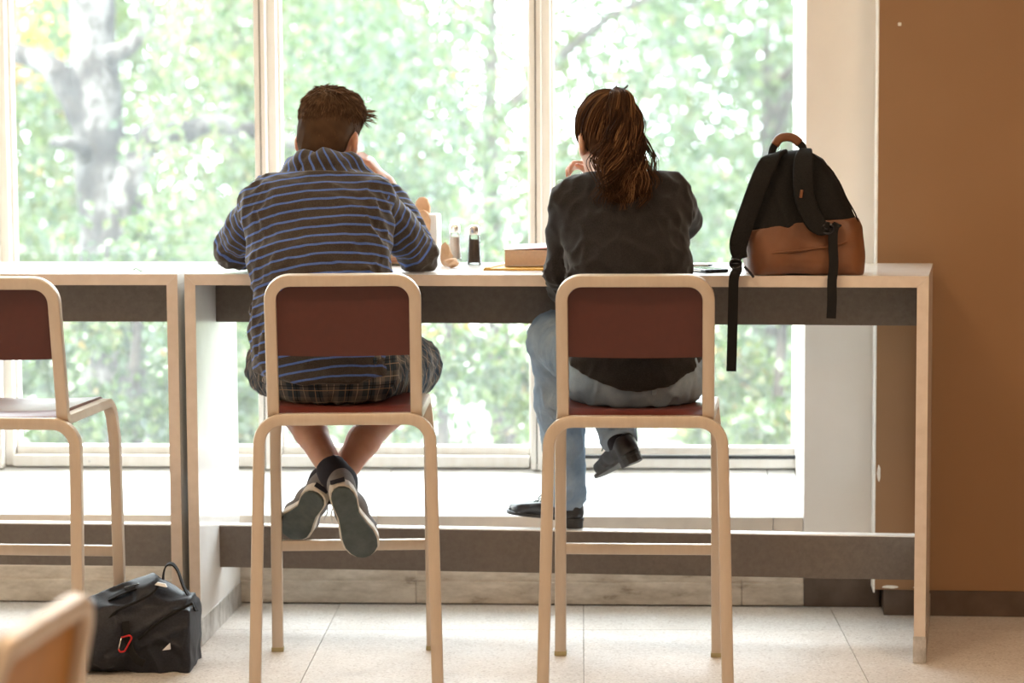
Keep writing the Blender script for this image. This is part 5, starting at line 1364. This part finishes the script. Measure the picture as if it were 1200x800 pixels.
# envelope and book
q = on_table(566, 317); ev = empty('envelope', (q[0], q[1], TH), math.radians(-7)); tag(ev, 'yellow padded envelope lying under the thick book', 'envelope')
MB().prism([(0, 0), (.26, 0), (.26, .22), (.022, .20)], .0, .006).build('packet', MT['envelope'], ev, bevel=.002)
MB().prism([(0.004, .004), (.020, .004), (.040, .196), (.026, .196)], .006, .0085).build('flap', MT['envelope'], ev)
q = on_table(589, 316); bk = empty('book', (q[0] + .004, q[1] + .028, TH + .0088), math.radians(-4)); tag(bk, 'thick paperback book with white and red cover on the yellow envelope', 'book')
MB().box((.002, .002, .0015), (.172, .150, .046)).build('page_block', MT['pages'], bk, bevel=.001)
MB().box((0, 0, 0), (.175, .153, .0016)).build('back_cover', MT['cover_white'], bk)
MB().add([(0, 0, .046), (.175, 0, .052), (.175, .153, .058), (0, .153, .052), (0, 0, .0478), (.175, 0, .0538), (.175, .153, .0598), (0, .153, .0538)],
         [(0,3,2,1),(4,5,6,7),(0,1,5,4),(1,2,6,5),(2,3,7,6),(3,0,4,7)]).build('front_cover', MT['cover_white'], bk)
MB().add([(.05, -.0005, .0482), (.1755, -.0005, .0525), (.1755, .05, .0558), (.05, -.0005, .0492), (.1755, -.0005, .0545), (.1755, .05, .0565)],
         [(0,2,1),(3,4,5),(0,1,4,3),(1,2,5,4),(2,0,3,5)]).build('cover_print', MT['cover_red'], bk)

# phone and pen
q = on_table(829, 319); ph = empty('smartphone', (q[0], q[1] + .03, TH), math.radians(28)); tag(ph, 'dark smartphone lying flat on the table beside the woman', 'phone')
MB().box((-.038, -.055, 0), (.038, .075, .010)).build('case', MT['buckle'], ph, bevel=.003)
MB().box((-.0385, -.03, .0035), (-.0375, .07, .0065)).build('side_band', MT['steel'], ph)
MB().box((-.034, -.050, .0098), (.034, .070, .0106)).build('screen', MT['blackglass'], ph)
q = on_table(812, 313); pn = empty('pen', (q[0], q[1], TH + .0045), math.radians(12)); tag(pn, 'slim dark pen lying behind the smartphone', 'pen')
MB().tube([(-.06, 0, 0), (.045, 0, 0)], .0042, 10).build('barrel', MT['steel'], pn, smooth=True)
MB().tube([(.045, 0, 0), (.055, 0, 0), (.062, 0, 0)], [.0042, .0028, .0008], 10).build('tip', MT['buckle'], pn, smooth=True)
MB().box((-.055, -.001, .0038), (-.02, .001, .0058)).build('clip', MT['buckle'], pn)
# fallen leaf
q = on_table(161, 318); lf = empty('fallen_leaf', (q[0], q[1], TH)); tag(lf, 'small green leaf scrap lying on the empty table', 'leaf')
vs = []; n = 9
for i in range(n):
    t = i / (n-1); w = .0075*math.sin(PI*min(1, t*1.02))**.8 + .0002; z = .003 + .004*math.sin(t*5)
    for k_, (yy, dz) in enumerate(((-w, .002), (0, 0), (w, .003))): vs.append((-.012 + .026*t, yy, z + dz))
b = len(vs); vs += [(x, y, z - .0008) for x, y, z in vs]
fs = [(i*3+k_, i*3+k_+1, (i+1)*3+k_+1, (i+1)*3+k_) for i in range(n-1) for k_ in (0, 1)]
fs += [tuple(b + k_ for k_ in reversed(f_)) for f_ in fs]
MB().add(vs, fs).build('blade', MT['leafgreen'], lf, smooth=True)
MB().tube([(.014, 0, .003), (.020, .001, .003), (.026, .003, .004)], .0007, 5).build('stalk', MT['leafgreen'], lf)
